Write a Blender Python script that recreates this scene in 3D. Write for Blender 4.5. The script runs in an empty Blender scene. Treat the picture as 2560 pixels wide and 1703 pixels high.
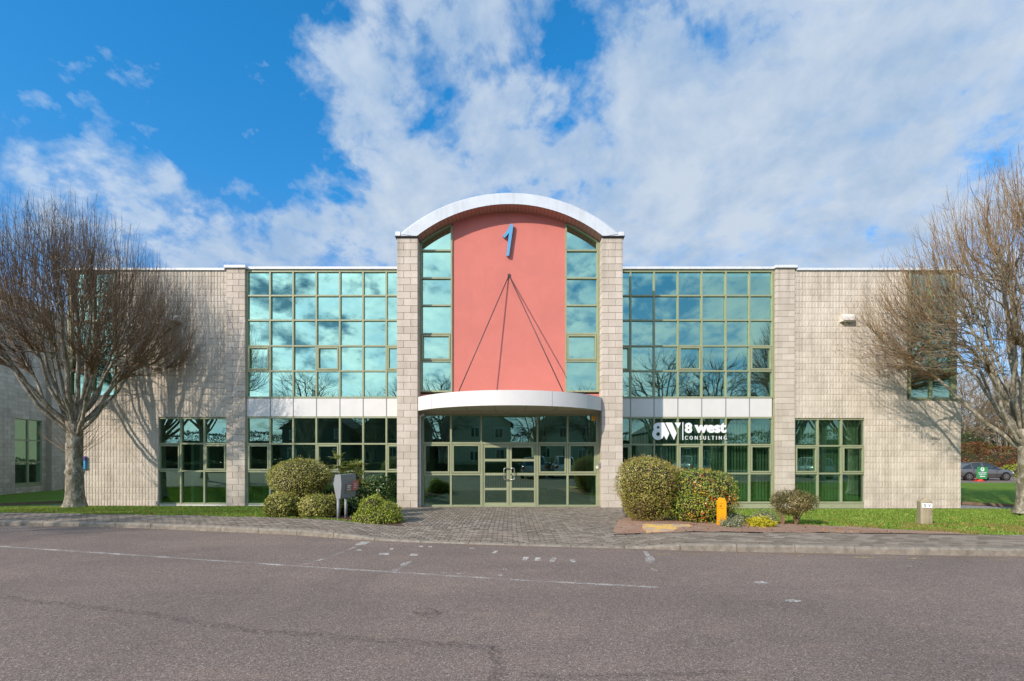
import bpy, math, random
import numpy as np
from mathutils import Vector, noise, Matrix
random.seed(7); RNG = np.random.default_rng(11)
S = bpy.context.scene; COL = S.collection
F = 1150.0; HY = 1141.0; EYE = 1.59
def PX(x, Y): return (x - 1280.0) * Y / F
def PZ(y, Y): return EYE - (y - HY) * Y / F
R = math.radians
rnd = random.random
def ru(a, b): return a + (b - a) * random.random()

# ------------------------------------------------------------------ helpers
ORG = {}
class MB:
    def __init__(s): s.v = []; s.f = []; s.r = []; s.rv = None
    def face(s, idx, r=None): s.f.append(idx); s.r.append(rnd() if r is None else r)
    def quad(s, a, b, c, d, r=None):
        n = len(s.v); s.v += [a, b, c, d]; s.face((n, n+1, n+2, n+3), r)
    def tri(s, a, b, c, r=None):
        n = len(s.v); s.v += [a, b, c]; s.face((n, n+1, n+2), r)
    def box(s, x0, x1, y0, y1, z0, z1, r=None):
        r = rnd() if r is None else r
        n = len(s.v)
        s.v += [(x0,y0,z0),(x1,y0,z0),(x1,y1,z0),(x0,y1,z0),(x0,y0,z1),(x1,y0,z1),(x1,y1,z1),(x0,y1,z1)]
        for q in ((0,3,2,1),(4,5,6,7),(0,1,5,4),(1,2,6,5),(2,3,7,6),(3,0,4,7)):
            s.face(tuple(n+i for i in q), r)
    def cbox(s, x0, x1, y0, y1, z0, z1, c=.01, r=None):
        """box with chamfered edges"""
        r = rnd() if r is None else r
        n = len(s.v)
        X=(x0,x1);Y=(y0,y1);Z=(z0,z1); idx={}
        for i in (0,1):
            for j in (0,1):
                for k in (0,1):
                    sx=c if i==0 else -c; sy=c if j==0 else -c; sz=c if k==0 else -c
                    for a,p in enumerate(((X[i],Y[j]+sy,Z[k]+sz),(X[i]+sx,Y[j],Z[k]+sz),(X[i]+sx,Y[j]+sy,Z[k]))):
                        idx[(i,j,k,a)]=len(s.v); s.v.append(p)
        def q(*t): s.face(tuple(idx[a] for a in t), r)
        q((0,0,0,0),(0,0,1,0),(0,1,1,0),(0,1,0,0)); q((1,0,0,0),(1,1,0,0),(1,1,1,0),(1,0,1,0))
        q((0,0,0,1),(1,0,0,1),(1,0,1,1),(0,0,1,1)); q((0,1,0,1),(0,1,1,1),(1,1,1,1),(1,1,0,1))
        q((0,0,0,2),(0,1,0,2),(1,1,0,2),(1,0,0,2)); q((0,0,1,2),(1,0,1,2),(1,1,1,2),(0,1,1,2))
        for j in (0,1):
            for k in (0,1): q((0,j,k,1),(1,j,k,1),(1,j,k,2),(0,j,k,2))
        for i in (0,1):
            for k in (0,1): q((i,0,k,0),(i,1,k,0),(i,1,k,2),(i,0,k,2))
            for j in (0,1): q((i,j,0,0),(i,j,1,0),(i,j,1,1),(i,j,0,1))
        for i in (0,1):
            for j in (0,1):
                for k in (0,1): q((i,j,k,0),(i,j,k,1),(i,j,k,2))
    def tube(s, pts, rad, n=6, cap=False, r=None):
        r = rnd() if r is None else r
        pts = [Vector(p) for p in pts]; base = len(s.v); m = len(pts)
        prev = None
        for i, p in enumerate(pts):
            d = (pts[min(i+1, m-1)] - pts[max(i-1, 0)])
            if d.length < 1e-7: d = Vector((0,0,1))
            d.normalize()
            u = prev - d*prev.dot(d) if prev is not None else d.orthogonal()
            if u.length < 1e-5: u = d.orthogonal()
            u.normalize(); prev = u; w = d.cross(u)
            rr = rad[i] if hasattr(rad, '__len__') else rad
            for k in range(n):
                a = 2*math.pi*k/n
                q = p + u*(math.cos(a)*rr) + w*(math.sin(a)*rr); s.v.append((q.x,q.y,q.z))
        for i in range(m-1):
            for k in range(n):
                a = base+i*n+k; b = base+i*n+(k+1)%n
                s.face((a, b, b+n, a+n), r)
        if cap:
            s.face(tuple(base+k for k in range(n))[::-1], r); s.face(tuple(base+(m-1)*n+k for k in range(n)), r)
    def prism(s, poly, y0, y1, r=None):
        """poly: list of (x,z), extruded along y; faces front/back are ngons"""
        r = rnd() if r is None else r
        n = len(s.v); m = len(poly)
        s.v += [(x,y0,z) for x,z in poly] + [(x,y1,z) for x,z in poly]
        s.face(tuple(range(n,n+m)), r); s.face(tuple(range(n+2*m-1,n+m-1,-1)), r)
        for i in range(m): j=(i+1)%m; s.face((n+j,n+i,n+m+i,n+m+j), r)
    def grid(s, nx, ny, fn, r=.5):
        n=len(s.v)
        for j in range(ny+1):
            for i in range(nx+1): s.v.append(tuple(fn(i/nx, j/ny)))
        for j in range(ny):
            for i in range(nx):
                a=n+j*(nx+1)+i; s.face((a,a+1,a+nx+2,a+nx+1), r)
    def ellipsoid(s, c, rad, nu=20, nv=12, amp=0, fr=1.5, r=.5):
        n=len(s.v)
        for j in range(nv+1):
            t=math.pi*j/nv
            for i in range(nu):
                a=2*math.pi*i/nu; d=Vector((math.sin(t)*math.cos(a),math.sin(t)*math.sin(a),math.cos(t)))
                k=1+amp*noise.noise(d*fr+Vector(c))
                s.v.append((c[0]+d.x*rad[0]*k,c[1]+d.y*rad[1]*k,c[2]+d.z*rad[2]*k))
        for j in range(nv):
            for i in range(nu):
                a=n+j*nu+i; b=n+j*nu+(i+1)%nu; s.face((a,a+nu,b+nu,b), r)
    def build(s, name, mat, parent=None, smooth=False, fix=False):
        me = bpy.data.meshes.new(name)
        o0 = ORG.get(parent.name, Vector((0,0,0))) if parent else Vector((0,0,0))
        v = np.array(s.v, dtype=np.float64).reshape(-1,3) - np.array(o0)
        me.from_pydata(v.tolist(), [], s.f)
        me.materials.append(mat)
        at = me.attributes.new('rnd','FLOAT','FACE'); at.data.foreach_set('value', np.array(s.r,dtype=np.float32))
        if smooth: me.polygons.foreach_set('use_smooth', [True]*len(me.polygons))
        me.update()
        if fix:
            import bmesh
            bm=bmesh.new(); bm.from_mesh(me); bmesh.ops.recalc_face_normals(bm, faces=bm.faces); bm.to_mesh(me); bm.free()
        o = bpy.data.objects.new(name, me); COL.objects.link(o)
        if parent: o.parent = parent
        ORG[o.name] = Vector(o0)
        return o
def raw_mesh(name, V, Fa, r, mat, parent=None):
    """fast mesh of equal-size polygons from numpy arrays"""
    me = bpy.data.meshes.new(name); k = Fa.shape[1]
    o0 = ORG.get(parent.name, Vector((0,0,0))) if parent else Vector((0,0,0))
    V = V - np.array(o0)
    me.vertices.add(len(V)); me.vertices.foreach_set('co', V.astype(np.float32).ravel())
    me.loops.add(Fa.size); me.loops.foreach_set('vertex_index', Fa.astype(np.int32).ravel())
    me.polygons.add(len(Fa)); me.polygons.foreach_set('loop_start', np.arange(0, Fa.size, k, dtype=np.int32))
    me.polygons.foreach_set('loop_total', np.full(len(Fa), k, dtype=np.int32))
    me.materials.append(mat)
    at = me.attributes.new('rnd','FLOAT','FACE'); at.data.foreach_set('value', r.astype(np.float32))
    me.update(calc_edges=True); me.validate()
    o = bpy.data.objects.new(name, me); COL.objects.link(o)
    if parent: o.parent = parent
    ORG[o.name] = Vector(o0)
    return o
def tag(o, label=None, cat=None, group=None, kind=None):
    if label: o['label'] = label
    if cat: o['category'] = cat
    if group: o['group'] = group
    if kind: o['kind'] = kind
    return o
def empty(name, loc, label=None, cat=None, group=None):
    o = bpy.data.objects.new(name, None); COL.objects.link(o); o.location = loc; o.empty_display_size = .2
    ORG[o.name] = Vector(loc); return tag(o, label, cat, group)
def copy_tree(o, parent=None):
    c = o.copy(); COL.objects.link(c); c.parent = parent
    for ch in list(o.children): copy_tree(ch, c)
    return c

# ------------------------------------------------------------------ materials
def sr(r, g, b):
    f = lambda c: ((c/255+.055)/1.055)**2.4 if c > 10 else c/255/12.92
    return (f(r), f(g), f(b), 1)
class NT:
    def __init__(s, name):
        s.m = bpy.data.materials.new(name); s.m.use_nodes = True; s.t = s.m.node_tree; s.t.nodes.clear()
        s.out = s.n('ShaderNodeOutputMaterial')
    def n(s, typ, **kw):
        nd = s.t.nodes.new(typ)
        for k, v in kw.items(): setattr(nd, k, v)
        return nd
    def l(s, a, b): s.t.links.new(a, b)
    def set(s, sock, v):
        if hasattr(v, 'is_output') or isinstance(v, bpy.types.NodeSocket): s.l(v, sock)
        else: sock.default_value = v
    def coord(s, kind='Object', scale=(1,1,1), rot=(0,0,0)):
        tc = s.n('ShaderNodeTexCoord'); mp = s.n('ShaderNodeMapping'); s.l(tc.outputs[kind], mp.inputs[0])
        mp.inputs['Scale'].default_value = scale; mp.inputs['Rotation'].default_value = rot
        return mp.outputs[0]
    def noise(s, vec, scale, detail=4, rough=.6, dist=0):
        nd = s.n('ShaderNodeTexNoise'); s.l(vec, nd.inputs['Vector']); nd.inputs['Scale'].default_value = scale
        nd.inputs['Detail'].default_value = detail; nd.inputs['Roughness'].default_value = rough; nd.inputs['Distortion'].default_value = dist
        return nd.outputs['Fac']
    def voro(s, vec, scale, out='Distance', feature='F1'):
        nd = s.n('ShaderNodeTexVoronoi', feature=feature); s.l(vec, nd.inputs['Vector']); nd.inputs['Scale'].default_value = scale
        return nd.outputs[out]
    def ramp(s, fac, stops, interp='LINEAR'):
        nd = s.n('ShaderNodeValToRGB'); s.l(fac, nd.inputs[0]); cr = nd.color_ramp; cr.interpolation = interp
        while len(cr.elements) < len(stops): cr.elements.new(.5)
        for e, (p, c) in zip(cr.elements, stops):
            e.position = p; e.color = c if hasattr(c, '__len__') else (c, c, c, 1)
        return nd.outputs[0]
    def mix(s, fac, a, b, mode='MIX'):
        nd = s.n('ShaderNodeMix', data_type='RGBA', blend_type=mode)
        s.set(nd.inputs[0], fac); s.set(nd.inputs[6], a); s.set(nd.inputs[7], b); return nd.outputs[2]
    def math(s, op, a, b=None, c=None, clamp=False):
        nd = s.n('ShaderNodeMath', operation=op, use_clamp=clamp); s.set(nd.inputs[0], a)
        if b is not None: s.set(nd.inputs[1], b)
        if c is not None: s.set(nd.inputs[2], c)
        return nd.outputs[0]
    def rand(s):
        nd = s.n('ShaderNodeAttribute', attribute_name='rnd'); return nd.outputs['Fac']
    def bump(s, h, strength=.5, dist=.01):
        nd = s.n('ShaderNodeBump'); s.l(h, nd.inputs['Height']); nd.inputs['Strength'].default_value = strength
        nd.inputs['Distance'].default_value = dist; return nd.outputs[0]
    def bsdf(s, col, rough=.8, metal=0, nrm=None, spec=.5, coat=0, trans=None):
        b = s.n('ShaderNodeBsdfPrincipled'); s.set(b.inputs['Base Color'], col); s.set(b.inputs['Roughness'], rough)
        b.inputs['Metallic'].default_value = metal; b.inputs['Specular IOR Level'].default_value = spec
        b.inputs['Coat Weight'].default_value = coat
        if nrm is not None: s.l(nrm, b.inputs['Normal'])
        return b.outputs[0]
    def done(s, sh): s.l(sh, s.out.inputs['Surface']); return s.m

def m_block(name, c1, c2, rough_amp=.3, stain=.35, fine=260, bumpd=.004):
    t = NT(name); v = t.coord()
    base = t.ramp(t.rand(), [(0, c1), (1, c2)])
    n1 = t.noise(v, fine, 3, .7); base = t.mix(.45, base, t.ramp(n1, [(.3, (.6,.6,.6,1)), (.7, (1.25,1.25,1.25,1))]), 'MULTIPLY')
    st = t.noise(v, .9, 6, .65, .4); st2 = t.noise(t.coord(scale=(3,3,.35)), 1.2, 5, .6)
    stain_c = t.ramp(t.math('MULTIPLY', st, st2), [(.18, (1,1,1,1)), (.36, (1-stain,1-stain*1.02,1-stain*1.05,1))])
    base = t.mix(1, base, stain_c, 'MULTIPLY')
    # washed streaks below the copings and splashed dirt low down, broken up by noise
    g = t.n('ShaderNodeNewGeometry'); sp = t.n('ShaderNodeSeparateXYZ'); t.l(g.outputs['Position'], sp.inputs[0])
    run = t.noise(t.coord(scale=(9,9,.18)), 1.0, 4, .6)
    topz = t.n('ShaderNodeMapRange'); t.l(sp.outputs[2], topz.inputs[0]); topz.inputs[1].default_value = 6.4; topz.inputs[2].default_value = 8.6
    botz = t.n('ShaderNodeMapRange'); t.l(sp.outputs[2], botz.inputs[0]); botz.inputs[1].default_value = .75; botz.inputs[2].default_value = -.35
    a = t.math('ADD', t.math('MULTIPLY', topz.outputs[0], t.ramp(run, [(.48,0),(.68,.42)])), t.math('MULTIPLY', botz.outputs[0], t.ramp(t.noise(v, 2.3, 5, .7), [(.4,0),(.7,.5)])), clamp=True)
    base = t.mix(a, base, sr(122,112,94))
    big = t.noise(v, 24, 5, .7)
    return t.done(t.bsdf(base, .92, nrm=t.bump(t.mix(.5, n1, big), rough_amp, bumpd), spec=.2))
def m_plain(name, col, rough=.5, metal=0, var=.12, scale=3, bump=0, spec=.5, coat=0, dirt=0):
    t = NT(name); v = t.coord()
    n = t.noise(v, scale, 5, .6)
    c = t.mix(1, col, t.ramp(n, [(.3, (1-var,)*3+(1,)), (.7, (1+var*.4,)*3+(1,))]), 'MULTIPLY')
    if dirt:
        d = t.noise(t.coord(scale=(4,4,.5)), 2.2, 6, .65)
        c = t.mix(t.ramp(d, [(.5, 0), (.75, dirt)]), c, (.16,.15,.13,1))
    nr = t.bump(t.noise(v, 180, 3, .6), bump, .003) if bump else None
    return t.done(t.bsdf(c, rough, metal, nr, spec, coat))
def m_rand(name, stops, rough=.6, trans=0, spec=.3, noise_amt=0):
    t = NT(name); c = t.ramp(t.rand(), stops)
    if noise_amt:
        nn = t.noise(t.coord(), 1.6, 4, .6)
        c = t.mix(1, c, t.ramp(nn, [(.3, (1-noise_amt,)*3+(1,)), (.7, (1+noise_amt*.5,)*3+(1,))]), 'MULTIPLY')
    b = t.bsdf(c, rough, spec=spec)
    if trans:
        tr = t.n('ShaderNodeBsdfTranslucent'); t.set(tr.inputs[0], t.mix(1, c, (1.15,1.25,.6,1), 'MULTIPLY'))
        mx = t.n('ShaderNodeMixShader'); mx.inputs[0].default_value = trans; t.l(b, mx.inputs[1]); t.l(tr.outputs[0], mx.inputs[2]); b = mx.outputs[0]
    return t.done(b)

M = {}
M['block'] = m_block('smooth_blockwork', sr(196,185,171), sr(214,203,190), .2, .16)
M['split'] = m_block('split_face_blockwork', sr(200,190,174), sr(220,210,196), .4, .22, 120, .006)
M['joint'] = m_plain('mortar', sr(172,162,146), .95, var=.2, scale=20, bump=.3)
M['sage'] = m_plain('sage_green_paint', sr(151,157,125), .38, var=.1, scale=4)
M['sage2'] = m_plain('sage_green_door_paint', sr(155,161,129), .35, var=.1, scale=4)
M['white'] = m_plain('white_panel', sr(220,219,217), .42, var=.05, scale=1.5, dirt=.05)
M['cap'] = m_plain('white_capping', sr(222,226,230), .5, var=.12, scale=2, dirt=.25)
M['roofw'] = m_plain('white_roof_sheet', sr(205,212,220), .5, var=.1, scale=2, dirt=.18)
M['soffit'] = m_plain('pinkish_soffit_board', sr(175,130,120), .7, var=.1, scale=3)
M['soffit2'] = m_plain('cream_soffit', sr(200,190,170), .7, var=.12, scale=3, dirt=.1)
M['dark'] = m_plain('dark_rubber', sr(42,42,44), .7)
M['rod'] = m_plain('dark_painted_steel', sr(70,60,64), .45, spec=.5)
M['steel'] = m_plain('brushed_steel', sr(205,200,190), .3, metal=.9)
M['blue'] = m_plain('sky_blue_paint', sr(92,160,205), .4, var=.05)
M['grey'] = m_plain('grey_metal_paint', sr(138,142,144), .45, var=.1, scale=6)
M['inside'] = m_plain('interior_plaster', sr(196,192,178), .9, var=.1)
M['carpet'] = m_plain('interior_carpet', sr(142,138,130), .95, var=.1)
M['blind'] = m_plain('blind_fabric', sr(205,200,170), .85, var=.1)
M['wood'] = m_plain('light_wood', sr(176,122,62), .5, var=.3, scale=5)
M['yellow'] = m_plain('yellow_paint', sr(242,170,18), .45, var=.1, scale=6)
M['black'] = m_plain('black_paint', sr(25,24,24), .5)
M['letter'] = m_plain('white_letter_acrylic', sr(238,240,246), .35, var=.02)
M['sensor'] = m_plain('white_plastic', sr(225,222,210), .4)
# red render with faint unevenness
t = NT('salmon_red_render'); v = t.coord()
c = t.mix(1, sr(204,123,113), t.ramp(t.noise(v, 1.1, 7, .6, .5), [(.3,(.93,.93,.93,1)),(.7,(1.05,1.03,1.03,1))]), 'MULTIPLY')
c = t.mix(t.ramp(t.noise(t.coord(scale=(2,2,.25)), 1.5, 6, .6), [(.55,0),(.8,.25)]), c, sr(180,110,100))
M['red'] = t.done(t.bsdf(c, .88, nrm=t.bump(t.noise(v, 90, 4, .6), .12, .004), spec=.2))
# coated glass: tinted reflection plus tinted view of the room
def m_glass(name, refl, tint, fac, wob=.0015):
    t = NT(name); v = t.coord()
    nr = t.bump(t.noise(v, .9, 2, .5), .25, wob)
    g = t.n('ShaderNodeBsdfGlossy'); g.inputs['Color'].default_value = refl; g.inputs['Roughness'].default_value = 0.0; t.l(nr, g.inputs['Normal'])
    tr = t.n('ShaderNodeBsdfTransparent'); tr.inputs[0].default_value = tint
    lw = t.n('ShaderNodeLayerWeight'); lw.inputs['Blend'].default_value = .25
    f = t.math('ADD', t.math('MULTIPLY', lw.outputs['Fresnel'], .5), fac, clamp=True)
    mx = t.n('ShaderNodeMixShader'); t.l(f, mx.inputs[0]); t.l(tr.outputs[0], mx.inputs[1]); t.l(g.outputs[0], mx.inputs[2])
    return t.done(mx.outputs[0])
M['glass'] = m_glass('green_solar_glass', (.60,.93,.72,1), (.16,.34,.26,1), .60)
M['glass_low'] = m_glass('green_tinted_glass', (.52,.84,.66,1), (.46,.74,.58,1), .34)
t = NT('car_glass'); M['carglass'] = t.done(t.bsdf((.02,.03,.03,1), .05, spec=.8, coat=.5))
# asphalt
t = NT('worn_asphalt'); v = t.coord()
vc = t.n('ShaderNodeTexVoronoi'); t.l(v, vc.inputs['Vector']); vc.inputs['Scale'].default_value = 120
sep = t.n('ShaderNodeSeparateColor'); t.l(vc.outputs['Color'], sep.inputs[0]); vd = vc.outputs['Distance']
c = t.ramp(sep.outputs[0], [(0, sr(54,47,44)), (.25, sr(98,88,82)), (.6, sr(133,120,111)), (.88, sr(162,147,136)), (.97, sr(190,174,160)), (1, sr(228,216,200))])
c = t.mix(.45, c, t.ramp(t.noise(v, 48, 6, .85), [(.3, sr(84,74,68)), (.5, sr(129,116,107)), (.7, sr(172,156,144))]))
c = t.mix(t.math('MULTIPLY', t.math('GREATER_THAN', sep.outputs[2], .9), .35), c, sr(150,118,92))
big = t.noise(v, .35, 5, .6, .6)
c = t.mix(1, c, t.ramp(big, [(.3,(.82,.82,.83,1)),(.7,(1.12,1.10,1.08,1))]), 'MULTIPLY')
c = t.mix(1, c, t.ramp(t.noise(t.coord(scale=(.12,1.1,1)), 1.0, 3, .5), [(.35,(.92,.92,.93,1)),(.65,(1.05,1.04,1.03,1))]), 'MULTIPLY')
sp = t.noise(t.coord(scale=(1,2.6,1)), 1.3, 6, .7)
c = t.mix(t.ramp(sp, [(.56,0),(.78,.5)]), c, sr(160,138,118))
h = t.mix(.5, t.noise(v, 110, 3, .7), vd)
M['asphalt'] = t.done(t.bsdf(c, .9, nrm=t.bump(h, .7, .006), spec=.25))
t = NT('dark_asphalt_crack'); v = t.coord()
c = t.ramp(t.noise(v, 60, 4, .8), [(.3, sr(62,56,56)), (.7, sr(112,102,98))])
a = t.ramp(t.noise(v, 22, 5, .8), [(.46, 0), (.63, .48)])
tr = t.n('ShaderNodeBsdfTransparent'); mx = t.n('ShaderNodeMixShader'); t.l(a, mx.inputs[0]); t.l(tr.outputs[0], mx.inputs[1]); t.l(t.bsdf(c, .95), mx.inputs[2])
M['crack'] = t.done(mx.outputs[0])
def m_worn(name, col, lo, hi, sc=38):
    t = NT(name); v = t.coord()
    a = t.ramp(t.mix(.4, t.noise(v, sc, 4, .8), t.noise(v, 3.0, 4, .6)), [(lo, 0), (hi, 1)])
    tr = t.n('ShaderNodeBsdfTransparent'); mx = t.n('ShaderNodeMixShader'); t.l(a, mx.inputs[0]); t.l(tr.outputs[0], mx.inputs[1]); t.l(t.bsdf(col, .8), mx.inputs[2])
    return t.done(mx.outputs[0])
M['linep'] = m_worn('worn_white_line_paint', sr(205,200,192), .44, .63)
M['line_faint'] = m_worn('faint_white_line_paint', sr(200,196,190), .51, .6)
M['linew'] = m_worn('white_marking_scraps', sr(212,208,200), .42, .60)
M['liney'] = m_worn('worn_yellow_line_paint', sr(200,178,110), .5, .6, 18)
M['stain'] = m_worn('oil_stain', sr(74,64,60), .42, .75, 3)
# kerb, pavers
M['kerb'] = m_plain('concrete_kerb', sr(143,135,122), .9, var=.4, scale=9, bump=.6, dirt=.5)
t = NT('clay_pavers'); v = t.coord()
c = t.ramp(t.rand(), [(0, sr(113,105,94)), (.5, sr(132,123,111)), (1, sr(153,143,130))])
c = t.mix(1, c, t.ramp(t.noise(v, 120, 3, .7), [(.3,(.8,.8,.8,1)),(.7,(1.12,1.12,1.12,1))]), 'MULTIPLY')
c = t.mix(t.ramp(t.noise(v, .8, 5, .6, .5), [(.5,0),(.8,.4)]), c, sr(132,110,98))
M['paver'] = t.done(t.bsdf(c, .9, nrm=t.bump(t.noise(v, 150, 3, .7), .4, .004), spec=.25))
M['bed'] = m_plain('paving_joint_sand', sr(84,75,66), .95, var=.3, scale=30)
t = NT('lawn_grass'); v = t.coord()
c = t.ramp(t.noise(v, 60, 4, .8), [(.25, sr(64,92,26)), (.5, sr(100,134,44)), (.75, sr(134,158,72))])
dry = t.ramp(t.noise(t.coord(scale=(1,1.7,1)), .9, 6, .7, .4), [(.52,0),(.72,.75)])
c = t.mix(dry, c, sr(140,120,76)); c = t.mix(t.ramp(t.noise(v, .5, 3, .5), [(.4,0),(.7,.25)]), c, sr(60,98,26))
M['lawn'] = t.done(t.bsdf(c, .95, nrm=t.bump(t.noise(v, 90, 4, .8), 1, .02), spec=.1))
M['blade'] = m_rand('grass_blades', [(0, sr(80,114,30)), (.5, sr(122,156,52)), (.82, sr(154,176,82)), (1, sr(190,172,116))], .7, .25, noise_amt=.25)
M['blade_dry'] = m_rand('dry_grass_blades', [(0, sr(120,96,60)), (.4, sr(160,130,84)), (.7, sr(118,130,54)), (1, sr(176,150,100))], .8, .2)
t = NT('red_soil'); v = t.coord()
c = t.ramp(t.noise(v, 45, 5, .85), [(.3, sr(130,102,84)), (.5, sr(178,148,126)), (.7, sr(212,184,160))])
c = t.mix(t.ramp(t.noise(v, 1.4, 5, .7), [(.4,0),(.7,.5)]), c, sr(148,110,92))
M['soil'] = t.done(t.bsdf(c, .97, nrm=t.bump(t.noise(v, 60, 5, .8), 1, .02), spec=.1))
t = NT('grey_gravel'); v = t.coord()
c = t.mix(.8, sr(150,146,142), t.ramp(t.voro(v, 40, 'Color'), [(0, sr(105,102,100)), (1, sr(190,186,182))]))
M['gravel'] = t.done(t.bsdf(c, .9, nrm=t.bump(t.voro(v, 40), 1, .02)))
t = NT('grey_mossy_bark'); v = t.coord(scale=(1,1,.5))
c = t.ramp(t.noise(v, 9, 6, .75, .6), [(.3, sr(70,62,50)), (.5, sr(138,131,115)), (.68, sr(196,191,178))])
c = t.mix(t.ramp(t.noise(v, 3.1, 4, .6), [(.52,0),(.7,.65)]), c, sr(92,88,48))
M['bark'] = t.done(t.bsdf(c, .92, nrm=t.bump(t.noise(v, 14, 6, .75), .9, .03), spec=.15))
M['twig'] = m_rand('brown_twigs', [(0, sr(84,66,54)), (.35, sr(122,98,78)), (.7, sr(150,124,98)), (1, sr(134,120,100))], .85)
M['twig_pale'] = m_rand('lichen_twigs', [(0, sr(88,66,50)), (.4, sr(124,98,72)), (.8, sr(150,132,102)), (1, sr(120,114,76))], .85)
M['twig_dark'] = m_rand('dark_twigs', [(0, sr(52,44,36)), (1, sr(92,80,66))], .9)
M['deadleaf'] = m_rand('dead_leaves', [(0, sr(122,78,38)), (.5, sr(160,112,58)), (1, sr(186,142,84))], .8, .2)
M['box_olive'] = m_rand('olive_leaves', [(0, sr(92,88,30)), (.4, sr(142,144,56)), (.75, sr(182,178,92)), (.95, sr(212,200,138)), (1, sr(218,208,160))], .45, .2, .4)
M['reddish'] = m_rand('dark_reddish_green_leaves', [(0, sr(60,58,28)), (.4, sr(96,104,44)), (.7, sr(130,108,66)), (.92, sr(150,138,84)), (1, sr(196,180,140))], .45, .2, .4)
M['box_varieg'] = m_rand('variegated_leaves', [(0, sr(74,84,30)), (.35, sr(132,138,54)), (.65, sr(182,176,92)), (1, sr(218,204,136))], .45, .25, .4)
M['lime'] = m_rand('bright_green_leaves', [(0, sr(96,108,26)), (.45, sr(158,172,48)), (.8, sr(196,204,84)), (.95, sr(190,176,120)), (1, sr(176,140,110))], .45, .25, .4)
M['brownhedge'] = m_rand('browned_hedge_leaves', [(0, sr(112,90,48)), (.25, sr(166,134,84)), (.5, sr(146,146,52)), (.85, sr(172,180,76)), (1, sr(216,200,146))], .55, .2, .35)
M['berry'] = m_rand('mixed_hedge_leaves', [(0, sr(58,92,28)), (.3, sr(112,150,42)), (.55, sr(178,186,64)), (.75, sr(158,130,86)), (.90, sr(206,198,96)), (.95, sr(236,200,44)), (1, sr(222,60,32))], .4, .2, .5)
M['darkleaf'] = m_rand('dark_green_leaves', [(0, sr(28,50,22)), (.5, sr(52,84,34)), (1, sr(104,128,62))], .35, .15, .5)
M['mahonia'] = m_rand('glossy_green_yellow_leaves', [(0, sr(66,92,40)), (.5, sr(120,138,68)), (.8, sr(178,178,104)), (1, sr(190,140,70))], .35, .2, .5)
M['greygreen'] = m_rand('grey_green_leaves', [(0, sr(96,104,76)), (.5, sr(140,144,112)), (1, sr(182,184,152))], .6, .15)
M['gold'] = m_rand('golden_leaves', [(0, sr(138,130,20)), (.5, sr(196,186,36)), (1, sr(226,214,80))], .5, .25)
M['redhedge'] = m_rand('reddish_hedge_leaves', [(0, sr(74,44,26)), (.4, sr(118,74,46)), (.7, sr(146,98,62)), (.9, sr(88,98,42)), (1, sr(112,120,56))], .7, .2)
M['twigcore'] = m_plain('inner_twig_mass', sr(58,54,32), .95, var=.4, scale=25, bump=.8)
M['paint_grey'] = m_plain('grey_car_paint', sr(112,110,110), .25, metal=.35, var=.03, coat=.6)
M['paint_white'] = m_plain('white_car_paint', sr(225,228,230), .3, coat=.6, var=.02)
M['paint_blue'] = m_plain('silver_blue_car_paint', sr(150,165,178), .28, metal=.3, coat=.6, var=.02)
M['tyre'] = m_plain('tyre_rubber', sr(30,30,31), .85)
M['rim'] = m_plain('alloy_rim', sr(190,182,175), .3, metal=.8)
M['lampred'] = m_plain('red_lamp_lens', sr(190,22,26), .2, coat=.5)
M['lampwhite'] = m_plain('clear_lamp_lens', sr(225,215,210), .15, coat=.5)
M['signgreen'] = m_plain('green_sign_board', sr(58,140,80), .5, var=.03)
M['cone'] = m_plain('orange_red_plastic', sr(232,58,30), .5)
M['redpanel'] = m_plain('salmon_notice_panel', sr(205,122,108), .5, var=.15, scale=20)
M['brownpanel'] = m_plain('brown_notice_panel', sr(158,132,118), .5, var=.25, scale=24)
M['stonepost'] = m_block('weathered_concrete', sr(176,164,136), sr(188,176,150), .9, .55, 60, .01)
M['housewall'] = m_plain('cream_house_render', sr(190,184,165), .9, var=.12)
M['housedark'] = m_plain('slate_grey_render', sr(82,84,88), .9, var=.12)
M['slate'] = m_plain('slate_roof', sr(70,72,78), .7, var=.3, scale=8)
M['wframe'] = m_plain('white_window_frame', sr(230,230,228), .5)
M['timber'] = m_plain('weathered_timber_edging', sr(112,92,74), .9, var=.3, scale=8)
t = NT('worn_yellow_concrete'); v = t.coord()
c = t.mix(t.ramp(t.noise(v, 2.4, 5, .65, .5), [(.44,0),(.54,1)]), sr(236,192,92), sr(196,166,138))
M['yslab'] = t.done(t.bsdf(c, .85, nrm=t.bump(t.noise(v, 60, 4, .7), .4, .006)))

# ------------------------------------------------------------------ camera, light, world
cam_d = bpy.data.cameras.new('camera'); cam = bpy.data.objects.new('camera', cam_d); COL.objects.link(cam); S.camera = cam
cam.location = (0, 0, EYE); cam.rotation_euler = (R(90), 0, 0)
cam_d.sensor_width = 36; cam_d.lens = 36*F/2560; cam_d.shift_y = (HY-851.5)/2560; cam_d.clip_end = 3000; cam_d.clip_start = .05
SUND = Vector((1.01, 1.0, -.78)).normalized()
sl = bpy.data.lights.new('sun', 'SUN'); sl.energy = 4.7; sl.angle = R(.53); sl.color = (1, .875, .745)
so = bpy.data.objects.new('sun', sl); COL.objects.link(so); so.rotation_euler = SUND.to_track_quat('-Z', 'Y').to_euler(); so.location = (-20,-20,30)
w = bpy.data.worlds.new('World'); S.world = w; w.use_nodes = True
nt = w.node_tree; nt.nodes.clear()
class WT(NT):
    def __init__(s): s.t = nt
W = WT()
wo = W.n('ShaderNodeOutputWorld'); bg = W.n('ShaderNodeBackground'); W.l(bg.outputs[0], wo.inputs[0])
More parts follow.
